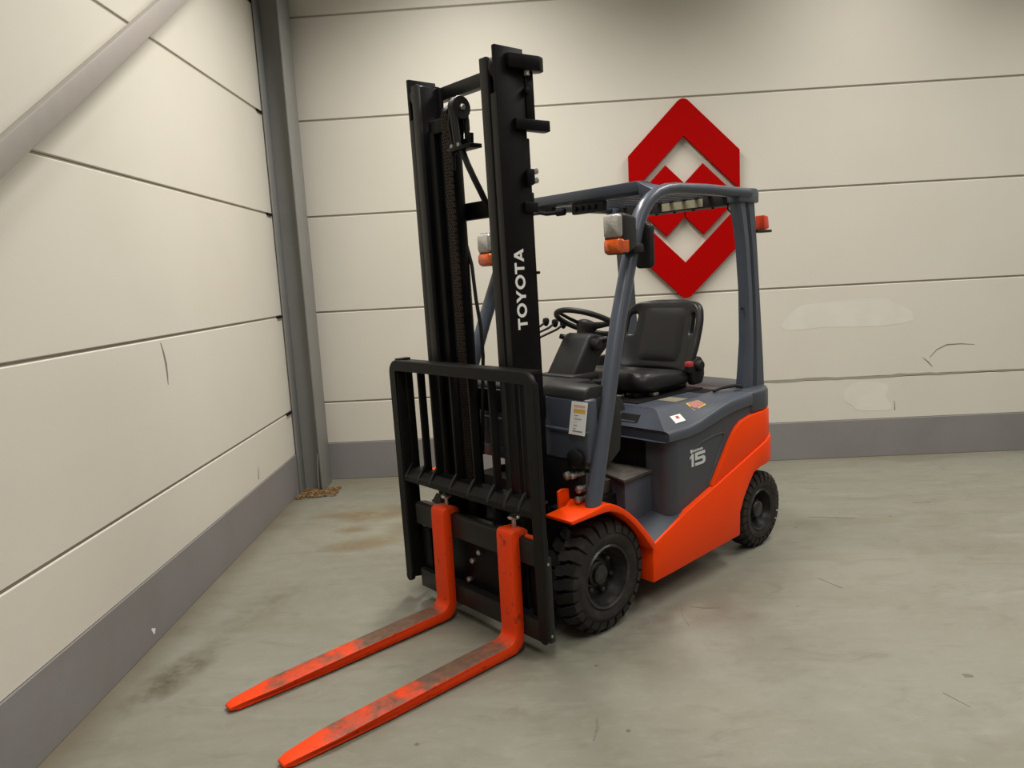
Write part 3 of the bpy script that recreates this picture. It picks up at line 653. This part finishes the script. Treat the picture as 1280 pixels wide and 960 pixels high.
# --- seat
def cushion():
    b = MB(); rings = []
    N = 28
    def ring(z, ins, drop=0.0):
        out = []
        for k in range(N):
            a = 2 * math.pi * k / N; ca, sa = math.cos(a), math.sin(a); e = .38
            x = -.825 + (.225 - ins) * math.copysign(abs(ca) ** e, ca); y = (.245 - ins) * math.copysign(abs(sa) ** e, sa)
            zz = z + drop * (-.030 * max(0, (x + .75)) / .15 * 0 + (-.045) * max(0, (-x - .80)) / .25)
            out.append((x, y, zz))
        return out
    for z, ins, dr in ((.890, .035, 0), (.893, .012, 0), (.915, .0, 0), (.950, .000, .5), (.982, .012, 1), (.996, .040, 1), (.994, .075, 1), (.976, .11, 1), (.970, .17, 1)):
        rings.append(ring(z, ins, dr))
    return b.loft(rings)
sc = cushion().build('seat_cushion', 'vinyl', FT, smooth=70, sub=1)
def seat_back():
    vs = {}; b = MB(); nu, nv = 16, 14
    def P(i, j):
        u = -1 + 2 * i / nu; v = j / nv
        z = .955 + .375 * v
        hw = lerp(v, [(0, .205), (.12, .232), (.35, .243), (.70, .243), (.86, .228), (.95, .200), (1, .165)])
        y = u * hw
        x = -1.035 - .115 * v + .085 * abs(u) ** 2.6 * (1 - .35 * v) + .012 * math.cos(u * 3.0) * (1 - abs(v - .5))
        if v > .93: x -= .02 * (v - .93) / .07
        if abs(u) > .3 and v > .8: z -= .030 * (abs(u) - .3) ** 2 * (v - .8) / .2
        return (x, y, z)
    V = [P(i, j) for i in range(nu + 1) for j in range(nv + 1)]; F = []
    for i in range(nu):
        for j in range(nv):
            if i in (1, nu - 2) and 7 <= j <= 10: continue      # grip slots in the wings
            q = i * (nv + 1) + j; F.append((q, q + 1, q + nv + 2, q + nv + 1))
    o = MB().add(V, F).build('seat_backrest', 'vinyl', FT, smooth=80)
    md = o.modifiers.new('thick', 'SOLIDIFY'); md.thickness = .045; md.offset = -1
    md = o.modifiers.new('smooth', 'SUBSURF'); md.levels = 2; md.render_levels = 2
    return o
sbk = seat_back()
# padded centre panel of the backrest
pv = []; pf = []
for i in range(9):
    for j in range(9):
        u = -1 + 2 * i / 8; v = j / 8
        y = u * .150; z = .985 + .30 * v; vv = (z - .955) / .375
        uu = y / .24
        x = -1.035 - .115 * vv + .085 * abs(uu) ** 2.6 * (1 - .35 * vv) + .012 * math.cos(uu * 3.0) * (1 - abs(vv - .5))
        edge = 1 if 0 < i < 8 and 0 < j < 8 else 0
        pv.append((x + (.014 if edge else -.004), y, z))
for i in range(8):
    for j in range(8): q = i * 9 + j; pf.append((q, q + 1, q + 10, q + 9))
MB().add(pv, pf).build('backrest_pad', 'vinyl', sbk, smooth=80, sub=1)
for s in (1, -1):
    hg = MB().prism([(-1.00, .885), (-1.08, .885), (-1.105, .93), (-1.10, 1.00), (-1.07, 1.03), (-1.01, 1.02), (-.985, .97)], 'y', s * .215, s * .255).build('seat_hinge', 'plastic', FT, bevel=.012, seg=3)
    MB().lathe([(.030, 0), (.030, s * .02), (.022, s * .028), (0, s * .028)], (-1.04, s * .253, .985), 'y', 18).build('hinge_cover', 'plastic', hg)
bk = box('belt_buckle', (-.985, .232, .955), (-.95, .262, 1.010), 'plastic', FT, bevel=.006)
box('buckle_button', (-.987, .236, .985), (-.948, .266, 1.012), 'redprint', bk, bevel=.004)
for s in (1, -1):
    box('seat_rail', (-1.03, s * .15, .868), (-.60, s * .19, .892), 'mast', FT, bevel=.004)
for (x, y) in ((-.64, .02), (-.66, .12), (-.72, .20)): box('seat_bracket', (x - .02, y - .015, .870), (x + .02, y + .03, .886), 'steel', FT, bevel=.003)
MB().tube([(-.60, -.12, .880), (-.575, -.12, .878), (-.575, .12, .878), (-.60, .12, .880)], .007, 8).build('seat_adjuster', 'steel', FT)
MB().lathe([(.022, 0), (.022, .03), (.015, .036), (0, .036)], (-.70, -.262, .985), 'y', 14).build('seat_knob', 'plastic', FT)
box('arm_support', (-.96, -.30, .90), (-.86, -.262, 1.03), 'plastic', FT, bevel=.01)

# --- overhead guard
apath = [(.070, .500, .538), (0, .484, .733), (-.063, .470, .904), (-.131, .454, 1.094), (-.204, .437, 1.287), (-.302, .420, 1.517), (-.360, .416, 1.651), (-.394, .415, 1.718), (-.424, .415, 1.756), (-.461, .415, 1.790), (-.511, .415, 1.818), (-.581, .415, 1.836), (-.658, .415, 1.844), (-.879, .415, 1.847), (-1.26, .415, 1.842)]
arads = [(.034, .034)] * 7 + [(.034, .033), (.033, .032), (.033, .030), (.032, .029), (.031, .027), (.030, .026), (.030, .026), (.030, .026)]
for s in (1, -1):
    pl = MB().tube([(x, s * y, z) for x, y, z in apath], arads, 16).build('front_guard_pillar', 'grey', FT, smooth=60)
    if s > 0: MB().tube([(-.33, s * .395, 1.47), (-.345, s * .385, 1.44), (-.318, s * .39, 1.34), (-.265, s * .41, 1.22), (-.215, s * .43, 1.16)], .013, 8).build('grab_handle', 'plastic', pl)
    # rear pillar: flat section with a grooved face
    fr = [(-1.160, 1.82), (-1.190, 1.70), (-1.214, 1.58), (-1.235, 1.35), (-1.233, 1.10), (-1.215, .97), (-1.190, .82)]
    rr_ = [(-1.334, 1.82), (-1.346, 1.70), (-1.357, 1.58), (-1.376, 1.35), (-1.396, 1.10), (-1.405, .97), (-1.413, .82)]
    rings = []
    for (a, z), (c, _) in zip(fr, rr_):
        if s < 0: c += .05
        w_ = (a - c); y1 = .420 + .008 * (1.82 - z)
        rings.append([(a, s * (y1 - .050), z), (a, s * (y1 - .010), z), (a - .12 * w_, s * y1, z), (a - .40 * w_, s * (y1 - .003), z), (a - .45 * w_, s * (y1 - .016), z), (a - .52 * w_, s * (y1 - .016), z), (a - .57 * w_, s * y1, z), (c + .02, s * y1, z), (c, s * (y1 - .016), z), (c, s * (y1 - .050), z)])
    rp_ = MB().loft(rings).build('rear_guard_pillar', 'grey', FT, smooth=30)
    MB().prism([(-1.16, 1.795), (-1.155, 1.866), (-1.325, 1.868), (-1.345, 1.85), (-1.343, 1.795)], 'y', s * .360, s * .432).build('pillar_cap', 'grey', rp_, bevel=.008)
    MB().tube([(-1.226, s * .40, 1.265), (-1.210, s * .41, 1.265)], .008, 8).build('belt_guide', 'plastic', rp_)
# roof: front beam, rear beam, slats
fb = MB().prism([(-.415, 1.870), (-.420, 1.826), (-.445, 1.812), (-.580, 1.826), (-.580, 1.850), (-.49, 1.874)], 'y', -.385, .385).build('roof_front_beam', 'grey', FT, bevel=.004)
for s in (1, -1):
    MB().add([(-.415, s * .383, 1.870), (-.424, s * .392, 1.800), (-.465, s * .412, 1.775), (-.48, s * .415, 1.835), (-.600, s * .383, 1.856), (-.600, s * .415, 1.85), (-.60, s * .383, 1.82), (-.60, s * .415, 1.815)],
             [(0, 1, 2, 3), (0, 3, 5, 4), (1, 6, 7, 2), (3, 2, 7, 5), (0, 4, 6, 1), (4, 5, 7, 6)]).build('beam_gusset', 'grey', fb, bevel=.002)
for y in (-.32, -.24, -.16, -.08, 0, .08, .16, .24, .32):
    MB().prism([(-.52, 1.862), (-.52, 1.842), (-1.20, 1.842), (-1.20, 1.862)], 'y', y - .012, y + .012).build('roof_slat', 'grey', FT, bevel=.003)
rbm = MB().prism([(-1.19, 1.860), (-1.19, 1.790), (-1.27, 1.788), (-1.31, 1.80), (-1.31, 1.860)], 'y', -.38, .38).build('roof_rear_beam', 'plastic', FT, bevel=.004)
box('rear_beam_label', (-1.1895, -.06, 1.797), (-1.1875, .20, 1.838), 'label', rbm)
for y in (-.12, .0, .12, .24): MB().lathe([(.008, 0), (.008, -.008), (0, -.010)], (-1.22, y, 1.790), 'z', 8).build('beam_bolt', 'plastic', rbm)
MB().tube([(-1.17, .36, 1.80), (-1.19, .345, 1.77), (-1.205, .37, 1.735)], .004, 6).build('lamp_cable', 'dark', rbm)
# lamp wiring bracket hanging below the front beam
wbk = MB().box((-.47, -.03, 1.765), (-.44, .17, 1.815)).build('wiring_bracket', 'plastic', FT, bevel=.006)
for y in (.0, .04, .08, .12): MB().lathe([(.012, 0), (.012, .012), (0, .014)], (-.44, y, 1.79), 'x', 10).build('connector', 'dark', wbk)
box('wiring_bracket', (-.47, -.34, 1.790), (-.44, -.16, 1.828), 'plastic', FT, bevel=.004)
MB().tube([(-.43, -.25, 1.80), (-.42, -.18, 1.785), (-.43, -.12, 1.785), (-.44, -.085, 1.79)], .010, 8).build('wiring_loom', 'dark', FT)
MB().lathe([(.018, 0), (.018, .045), (.012, .05), (0, .05)], (-.43, -.115, 1.785), 'y', 10).build('loom_plug', 'dark', FT)

# --- headlights, mirror, tail lamp
def rrect(y0, y1, z0, z1, r, n=4):
    return arc(y1 - r, z1 - r, r, 0, 90, n) + arc(y0 + r, z1 - r, r, 90, 180, n) + arc(y0 + r, z0 + r, r, 180, 270, n) + arc(y1 - r, z0 + r, r, 270, 360, n)
for s in (1, -1):
    y0, y1, z0, z1 = (.404, .505, 1.556, 1.722) if s > 0 else (-.452, -.352, 1.548, 1.710)
    o_ = rrect(y0, y1, z0, z1, .018); i_ = rrect(y0 + .012, y1 - .008, z0 + .02, z1 - .012, .016)
    X0 = -.16 if s > 0 else -.19
    hl = MB().loft([[(X0 - .012, y, z) for y, z in o_], [(X0 - .035, y, z) for y, z in o_], [(X0 - .105, y, z) for y, z in i_]]).build('headlight', 'plastic', FT, bevel=.003, smooth=40)
    zm = z0 + (z1 - z0) * .40
    l1 = rrect(y0 + .004, y1 - .004, zm + .002, z1 - .004, .014); l1b = rrect(y0 + .012, y1 - .012, zm + .010, z1 - .012, .010)
    MB().loft([[(X0 - .018, y, z) for y, z in l1], [(X0 - .004, y, z) for y, z in l1], [(X0 + .004, y, z) for y, z in l1b]]).build('clear_lens', 'lens', hl, smooth=50)
    l2 = rrect(y0 + .003, y1 + .001, z0 + .004, zm - .002, .014); l2b = rrect(y0 + .012, y1 - .012, z0 + .014, zm - .008, .010)
    MB().loft([[(X0 - .045, y, z) for y, z in l2], [(X0 - .004, y, z) for y, z in l2], [(X0 + .006, y, z) for y, z in l2b]]).build('amber_lens', 'amber', hl, smooth=50)
    MB().tube([(X0 - .06, s * .47, 1.66), (X0 - .10, s * .485, 1.61), (X0 - .13, s * .46, 1.575), (X0 - .16, s * .44, 1.565)], .011, 8).build('lamp_bracket', 'plastic', hl)
    MB().tube([(X0 - .05, s * .47, 1.59), (X0 - .11, s * .475, 1.60), (X0 - .16, s * .45, 1.66)], .009, 8).build('lamp_bracket', 'plastic', hl)
    box('pillar_clamp', (-.345, s * .412, 1.56) if s > 0 else (-.345, -.475, 1.56), (-.275, s * .475, 1.60) if s > 0 else (-.275, -.412, 1.60), 'plastic', hl, bevel=.010)
mo = rrect(.385, .478, 1.495, 1.685, .022)
mi = MB().loft([[(-.385, y, z) for y, z in rrect(.392, .471, 1.502, 1.678, .02)], [(-.392, y, z) for y, z in mo], [(-.410, y, z) for y, z in mo]]).build('mirror', 'plastic', FT, bevel=.003)
MB().prism(rrect(.39, .473, 1.50, 1.68, .02), 'x', -.413, -.4095).build('mirror_glass', 'steel', mi)
MB().tube([(-.40, .43, 1.60), (-.36, .43, 1.60), (-.32, .425, 1.59)], .008, 8).build('mirror_arm', 'plastic', mi)
tl_ = MB().prism([(-1.405, 1.660), (-1.405, 1.738), (-1.450, 1.732), (-1.460, 1.668)], 'y', .370, .425).build('tail_lamp', 'amber', FT, bevel=.008)
tl_.data.materials[0] = mat('red_orange_lens', (0.62, 0.055, 0.02), 0.3)
box('lamp_foot', (-1.475, .365, 1.648), (-1.33, .43, 1.662), 'plastic', tl_, bevel=.003)

# --- mast (leans forward very slightly: every vertex goes through tm)
def mbuild(b, name, m, parent=FT, **k): return b.map(tm).build(name, m, parent, **k)
H = 2.348
for s in (1, -1):
    Y = lambda a: s * a
    # outer rail: channel, front flange cut away at the head for the roller
    ob = MB()
    ob.box((.112, min(Y(.274), Y(.292)), .055), (.256, max(Y(.274), Y(.292)), H))
    ob.box((.110, min(Y(.250), Y(.280)), .055), (.132, max(Y(.250), Y(.280)), H - .02))
    orail = mbuild(ob, 'outer_mast_rail', 'mast', bevel=.003)
    fb2 = MB().box((.236, min(Y(.254), Y(.288)), .055), (.259, max(Y(.254), Y(.288)), H - .17))
    mbuild(fb2, 'front_flange', 'flange', orail, bevel=.004)
    mbuild(MB().lathe([(.043, 0), (.047, .006), (.047, .030), (.043, .036)], (.212, min(Y(.236), Y(.272)), H - .075), 'y', 28, True), 'mast_roller', 'flange', orail)
    if s > 0: OR = orail
    # inner rail: I section
    ib = MB()
    ib.box((.13, min(Y(.225), Y(.236)), .07), (.25, max(Y(.225), Y(.236)), H - .035))
    ib.box((.126, min(Y(.207), Y(.248)), .07), (.146, max(Y(.207), Y(.248)), H - .035))
    irail = mbuild(ib, 'inner_mast_rail', 'mast', bevel=.002)
    mbuild(MB().box((.244, min(Y(.207), Y(.249)), .07), (.264, max(Y(.207), Y(.249)), H - .035)), 'front_flange', 'flange', irail, bevel=.004)
    mbuild(MB().tube([(.105, Y(.235), .10), (.105, Y(.235), 1.95)], .030, 16), 'lift_cylinder', 'mast')
    mbuild(MB().lathe([(.033, 0), (.036, .01), (.036, .028), (.033, .036)], (.20, min(Y(.19), Y(.226)), .55), 'y', 20, True), 'mast_roller', 'flange', irail)
# cross members
mbuild(MB().box((.085, -.285, 2.262), (.125, .285, 2.318)), 'mast_crossbar', 'flange', bevel=.003)
mbuild(MB().box((.085, -.285, 1.742), (.115, .285, 1.815)), 'mast_crossbar', 'mast', bevel=.003)
mbuild(MB().box((.085, -.285, .90), (.11, .285, 1.00)), 'mast_crossbar', 'mast', bevel=.003)
mbuild(MB().box((.10, -.285, .06), (.14, .285, .18)), 'mast_crossbar', 'mast', bevel=.003)
# side brackets on the left rail: two lugs and a post (tilt stop / hose guide)
hg = [(.200, 2.275), (.200, 2.325), (.120, 2.330), (.060, 2.332), (.030, 2.322), (.022, 2.300), (.030, 2.285), (.110, 2.280)]
ug = mbuild(MB().prism([(a, .0) for a, _ in []] or [(.205, .290), (.205, .312), (.060, .330), (.030, .318), (.024, .296), (.040, .276), (.112, .276)], 'z', 2.268, 2.322), 'rail_lug', 'mast', bevel=.004)
lg = mbuild(MB().prism([(.180, .290), (.180, .308), (.012, .322), (.004, .300), (.006, .276), (.112, .276)], 'z', 2.046, 2.088), 'rail_lug', 'mast', bevel=.004)
mbuild(MB().box((.066, .280, 2.08), (.110, .296, 2.28)), 'lug_post', 'mast', bevel=.003)
mbuild(MB().lathe([(.014, 0), (.014, .016), (0, .018)], (.108, .29, 2.195), 'y', 10), 'lug_bolt', 'mast')
mbuild(MB().tube([(.105, .300, 2.30), (.105, .300, 2.25)], .012, 8), 'lug_pin', 'steel')
# hose clip with two bolts, lamp bracket and cable on the left rail
clip = mbuild(MB().prism([(.140, 1.835), (.140, 1.890), (.125, 1.902), (.100, 1.902), (.100, 1.845), (.122, 1.835)], 'y', .290, .312), 'hose_clip', 'mast', bevel=.004)
for z in (1.893, 1.858): mbuild(MB().lathe([(.012, 0), (.012, .012), (0, .014)], (.092, .300, z), 'y', 8), 'clip_bolt', 'steel', clip)
mbuild(MB().box((.098, .276, .60), (.113, .289, 2.02)), 'hose_guard', 'mast', bevel=.003)
mbuild(MB().box((.085, .280, 1.735), (.155, .306, 1.775)), 'stop_block', 'mast', bevel=.004)
mbuild(MB().lathe([(.006, 0), (.006, .014), (0, .015)], (.092, .282, 1.50), 'y', 8), 'rail_screw', 'mast')

# lettering down the side of the left rail: reads bottom to top, letter tops toward the front
YL = .2925
def letter(polys, z0):
    """polys: list of (u along the word, v up the letter) outlines, unit letter height; rings as pairs"""
    hgt = .050; b = MB()
    for kind, data in polys:
        f = lambda u, v: (.170 + v * hgt + (0), z0 + u * hgt)
        if kind == 'p': b.prism([f(u, v) for u, v in data], 'y', YL - .001, YL + .0012)
        else:
            o, i = data; n = len(o); P = lambda q, y: (f(*q)[0], y, f(*q)[1])
            vs = [P(q, YL + .0012) for q in o] + [P(q, YL + .0012) for q in i] + [P(q, YL - .001) for q in o] + [P(q, YL - .001) for q in i]
            fs = []
            for k in range(n):
                j = (k + 1) % n
                fs += [(k, j, n + j, n + k), (2 * n + k, 3 * n + k, 3 * n + j, 2 * n + j), (k, 2 * n + k, 2 * n + j, j), (n + k, n + j, 3 * n + j, 3 * n + k)]
            b.add(vs, fs)
    return mbuild(b, 'letter', 'white', OR, smooth=0)
def ell(cx, cy, rx, ry, n=28): return [(cx + rx * math.cos(2 * math.pi * k / n), cy + ry * math.sin(2 * math.pi * k / n)) for k in range(n)]
LT = [('p', [(.33, 0), (.55, 0), (.55, .80), (.88, .80), (.88, 1), (0, 1), (0, .80), (.33, .80)])]
LO = [('r', (ell(.56, .5, .56, .53), ell(.56, .5, .33, .32)))]
LY = [('p', [(.38, 0), (.62, 0), (.62, .40), (1.0, 1), (.74, 1), (.50, .60), (.26, 1), (0, 1), (.38, .40)])]
LA = [('p', [(0, 0), (.24, 0), (.33, .22), (.67, .22), (.76, 0), (1.0, 0), (.62, 1), (.38, 1)][:0] or [(0, 0), (.24, 0), (.50, .70), (.76, 0), (1.0, 0), (.62, 1), (.38, 1)]), ('p', [(.26, .18), (.74, .18), (.68, .36), (.32, .36)])]
z = 1.281
for g, wd in ((LT, .88), (LO, 1.12), (LY, 1.0), (LO, 1.12), (LT, .88), (LA, 1.0)):
    if g is LY: z -= .002
    letter(g, z); z += (wd + .07) * .050
# free-lift cylinder, chain, crosshead, sheave and hoses
mbuild(MB().tube([(.165, -.132, .12), (.165, -.132, 2.10)], .048, 24), 'centre_cylinder', 'mast')
mbuild(MB().tube([(.165, -.132, 2.08), (.165, -.132, 2.15)], .030, 16), 'cylinder_rod', 'mast')
mbuild(MB().box((.12, -.19, 2.10), (.235, -.04, 2.16)), 'crosshead', 'mast', bevel=.010)
mbuild(MB().box((.16, -.20, .30), (.235, -.150, 2.12)), 'hose_cover', 'mast', bevel=.006)
mbuild(MB().lathe([(.058, 0), (.050, .008), (.050, .026), (.058, .034)], (.180, -.084, 2.155), 'y', 30, True), 'chain_sheave', 'mast')
ch = MB(); zc = .42; k = 0
while zc < 2.17:
    for dy in ((-.012, .000, .012) if k % 2 else (-.018, -.006, .006, .018)):
        ch.box((.224, -.068 + dy - .002, zc), (.238, -.068 + dy + .002, zc + .0175))
    zc += .0127; k += 1
mbuild(ch, 'lift_chain', 'rust', smooth=0)
hs = mbuild(MB().lathe([(.020, .0), (.044, 0), (.046, .004), (.038, .012), (.038, .024), (.046, .032), (.044, .036), (.020, .036)], (.240, .022, 2.170), 'y', 32, True), 'hose_sheave', 'plastic', smooth=40)
mbuild(MB().lathe([(.013, 0), (.013, .008), (.008, .012), (0, .012)], (.240, .058, 2.170), 'y', 6), 'sheave_bolt', 'steel', hs, smooth=20)
mbuild(MB().prism([(.20, 2.215), (.27, 2.21), (.285, 2.10), (.27, 2.02), (.25, 2.0), (.22, 2.0)], 'y', .012, .028), 'sheave_bracket', 'mast', bevel=.004)
mbuild(MB().tube([(.208, .040, 2.17), (.206, .040, 2.12), (.206, .036, 2.02)], .011, 10), 'hydraulic_hose', 'plastic')
mbuild(MB().tube([(.275, .040, 2.17), (.272, .044, 2.12), (.268, .052, 2.01)], .016, 10), 'hydraulic_hose', 'plastic')
mbuild(MB().tube([(.260, .068, 2.00), (.250, .082, 1.945), (.232, .098, 1.885), (.200, .092, 1.840), (.150, .055, 1.810), (.112, .03, 1.790)], .013, 10), 'hydraulic_hose', 'plastic')
mbuild(MB().tube([(.13, -.12, 1.66), (.13, -.085, 1.55), (.13, -.072, 1.40), (.13, -.052, 1.28), (.13, -.050, 1.15), (.13, -.075, .95), (.13, -.10, .7)], .008, 8), 'hydraulic_hose', 'plastic')
cb = mbuild(MB().box((.225, .000, 2.000), (.285, .150, 2.016)), 'hose_anchor', 'mast', bevel=.002)
mbuild(MB().prism([(.035, 2.012), (.112, 2.012), (.116, 2.062), (.095, 2.066), (.088, 2.046), (.05, 2.046)], 'x', .235, .250), 'anchor_plate', 'mast', cb, bevel=.002)
for y in (.030, .075): mbuild(MB().lathe([(.011, 0), (.011, .014), (0, .016)], (.275, y - .008, 2.014), 'z', 6), 'anchor_nut', 'steel', cb, smooth=20)
mbuild(MB().lathe([(.012, 0), (.012, -.012), (.007, -.014), (.007, -.075), (0, -.075)], (.272, .022, 2.002), 'z', 8), 'anchor_stud', 'mast', cb)

# --- carriage, load backrest, forks
for z0, z1, nm in ((.385, .480, 'carriage_bar'), (.068, .165, 'carriage_bar')):
    mbuild(MB().prism([(.300, z0), (.362, z0 + (.012 if z0 < .2 else 0)), (.362, z1 - (.0 if z0 < .2 else .0)), (.345, z1 + (.010 if z0 > .2 else 0)), (.300, z1)], 'y', -.335, .478), nm, 'flange', bevel=.003)
cpl = mbuild(MB().box((.300, -.20, .12), (.318, .36, .43)), 'carriage_plate', 'mast', bevel=.004)
mbuild(MB().box((.300, -.335, .10), (.335, -.270, .45)), 'carriage_upright', 'mast', bevel=.003)
mbuild(MB().box((.300, .405, .10), (.335, .470, .45)), 'carriage_upright', 'mast', bevel=.003)
for s in (1, -1):
    mbuild(MB().box((.215, s * .165 - .012, .12), (.305, s * .165 + .012, .60)), 'carriage_side_plate', 'mast', bevel=.004)
for (y, z) in ((.075, .335), (.025, .285), (-.01, .19), (.235, .185)):
    mbuild(MB().lathe([(.013, 0), (.013, .014), (.009, .018), (0, .018)], (.318, y, z), 'x', 6), 'carriage_bolt', 'steel', cpl, smooth=20)
mbuild(MB().lathe([(.012, 0), (.012, .012), (0, .014)], (.335, -.30, .385), 'x', 6), 'carriage_bolt', 'steel', cpl, smooth=20)
# backrest frame: square bar bent round the corners
XB, YA, YZ, ZT, ZL = .380, -.434, .531, 1.148, .112
w = .048
path = [(YA + w / 2, ZL)] + [(YA + w / 2, .30)] + arc(YA + w / 2 + .035, ZT - w / 2 - .035, .035, 180, 90, 6) + arc(YZ - w / 2 - .035, ZT - w / 2 - .035, .035, 90, 0, 6) + [(YZ - w / 2, .30), (YZ - w / 2, ZL)]
# outer L-shaped sweep: front flange and side flange
def frame_bar(prof):
    rings = []; P = [Vector(p) for p in path]
    for i, p in enumerate(P):
        t = (P[min(i + 1, len(P) - 1)] - P[max(i - 1, 0)]).normalized(); nrm = Vector((-t.y, t.x))  # outward
        rings.append([(XB + a, p.x + nrm.x * c, p.y + nrm.y * c) for a, c in prof])
    return MB().loft(rings)
lb = mbuild(frame_bar([(0, -w / 2), (0, w / 2 - .004), (-.004, w / 2), (-.020, w / 2), (-.020, -w / 2)]), 'load_backrest', 'black', smooth=40)
mbuild(MB().prism([(XB - .002, .13), (XB - .002, .60), (XB - .01, ZT - .03), (XB - .080, ZT - .03), (XB - .080, .13), (XB - .05, .105), (XB - .012, .112)], 'y', YA + .042, YA + .054), 'frame_plate', 'black', lb, bevel=.002)
mbuild(MB().prism([(XB - .004, .12), (XB - .004, ZT - .05), (XB - .070, ZT - .05), (XB - .070, .12)], 'y', YZ - .056, YZ - .046), 'frame_plate', 'black', lb, bevel=.002)
for yy in (YA + .024, YZ - .024):      # rounded feet of the uprights
    mbuild(MB().prism([(yy - .024, ZL + .004), (yy - .020, ZL - .012), (yy - .010, ZL - .022), (yy + .010, ZL - .022), (yy + .020, ZL - .012), (yy + .024, ZL + .004)], 'x', XB - .020, XB), 'frame_foot', 'black', lb)
ft_ = mbuild(MB().box((XB - .040, YZ - .012, .095), (XB - .014, YZ + .001, .440)), 'mount_plate', 'flange', lb, bevel=.003)
for z_ in (.415, .125): mbuild(MB().lathe([(.006, 0), (.006, .005), (0, .006)], (XB - .020, YZ, z_), 'y', 6), 'mount_bolt', 'steel', lb, smooth=20)
mbuild(MB().box((XB - .075, YA + .04, ZT - .020), (XB - .012, YA + .075, ZT + .006)), 'frame_corner', 'black', lb, bevel=.002)
mbuild(MB().prism([(XB - .002, .586), (XB - .002, .612), (XB - .030, .640), (XB - .080, .640), (XB - .080, .630), (XB - .030, .628), (XB - .012, .606), (XB - .012, .586)], 'y', YA + .04, YZ - .04), 'lower_bar', 'black', lb, bevel=.002)
for y in (-.366, -.268, -.178, -.032, .092, .222, .322, .405):
    mbuild(MB().prism([(XB - .043, ZT - .03), (XB - .080, ZT - .03), (XB - .080, .635), (XB - .043, .635)], 'y', y - .006, y + .006), 'guard_bar', 'black', lb, bevel=.002)
    mbuild(MB().prism([(XB + .002, .600), (XB - .006, .622), (XB - .030, .656), (XB - .043, .668), (XB - .043, .640), (XB - .03, .635), (XB - .004, .608), (XB - .004, .600)], 'y', y - .007, y + .007), 'bar_foot', 'flange', lb, bevel=.0015)
mbuild(MB().prism([(XB - .004, ZT - .004), (XB - .080, ZT - .004), (XB - .080, ZT - .014), (XB - .004, ZT - .014)], 'y', YA + .04, YZ - .04), 'top_flange', 'black', lb)
# forks
for yc in (-.109, .334):
    hw = .046
    L0 = []
    # side outline from the hook down the shank, round the heel and out to the tip
    side = [(.362, .470), (.362, .492), (.352, .500), (.352, .512), (.385, .514), (.400, .508), (.404, .49)]
    inner = [(.405, .12)] + arc(.445, .098, .040, 180, 270, 5) + [(.60, .0555), (.90, .047), (1.20, .036), (1.345, .026), (1.372, .020)]
    outer = [(1.372, .010), (1.34, .006), (1.0, .008), (.60, .012), (.44, .014)] + arc(.425, .075, .062, 270, 180, 6)[1:] + [(.362, .12)]
    fk_pts = side + inner + outer
    def wdt(x): return hw if x < 1.22 else max(.022, hw - (x - 1.22) ** 2 * .95 - (.006 if x > 1.36 else 0))
    # build in slices across so that the tip can taper
    n = len(fk_pts)
    v1 = [(x, yc - wdt(x), z_) for x, z_ in fk_pts]; v2 = [(x, yc + wdt(x), z_) for x, z_ in fk_pts]
    fs = [(i, (i + 1) % n, n + (i + 1) % n, n + i) for i in range(n)] + [tuple(range(n - 1, -1, -1)), tuple(range(n, 2 * n))]
    fk = MB().add(v1 + v2, fs).build('fork', 'blade', FT, bevel=.004, seg=2, smooth=40)
    mbuild(MB().prism([(.365, .515), (.330, .515), (.312, .500), (.312, .470), (.325, .470), (.335, .482), (.365, .484)], 'y', yc - .040, yc + .044), 'fork_hook', 'fork', fk, bevel=.004)
    mbuild(MB().lathe([(.009, 0), (.009, .040), (.024, .042), (.026, .048), (.020, .054), (0, .055)], (.345, yc + .002, .508), 'z', 14), 'fork_pin', 'steel', fk)
# fork-position latch on the left end of the upper bar
mbuild(MB().box((.335, .40, .488), (.352, .455, .498)), 'fork_stop', 'fork', bevel=.002)
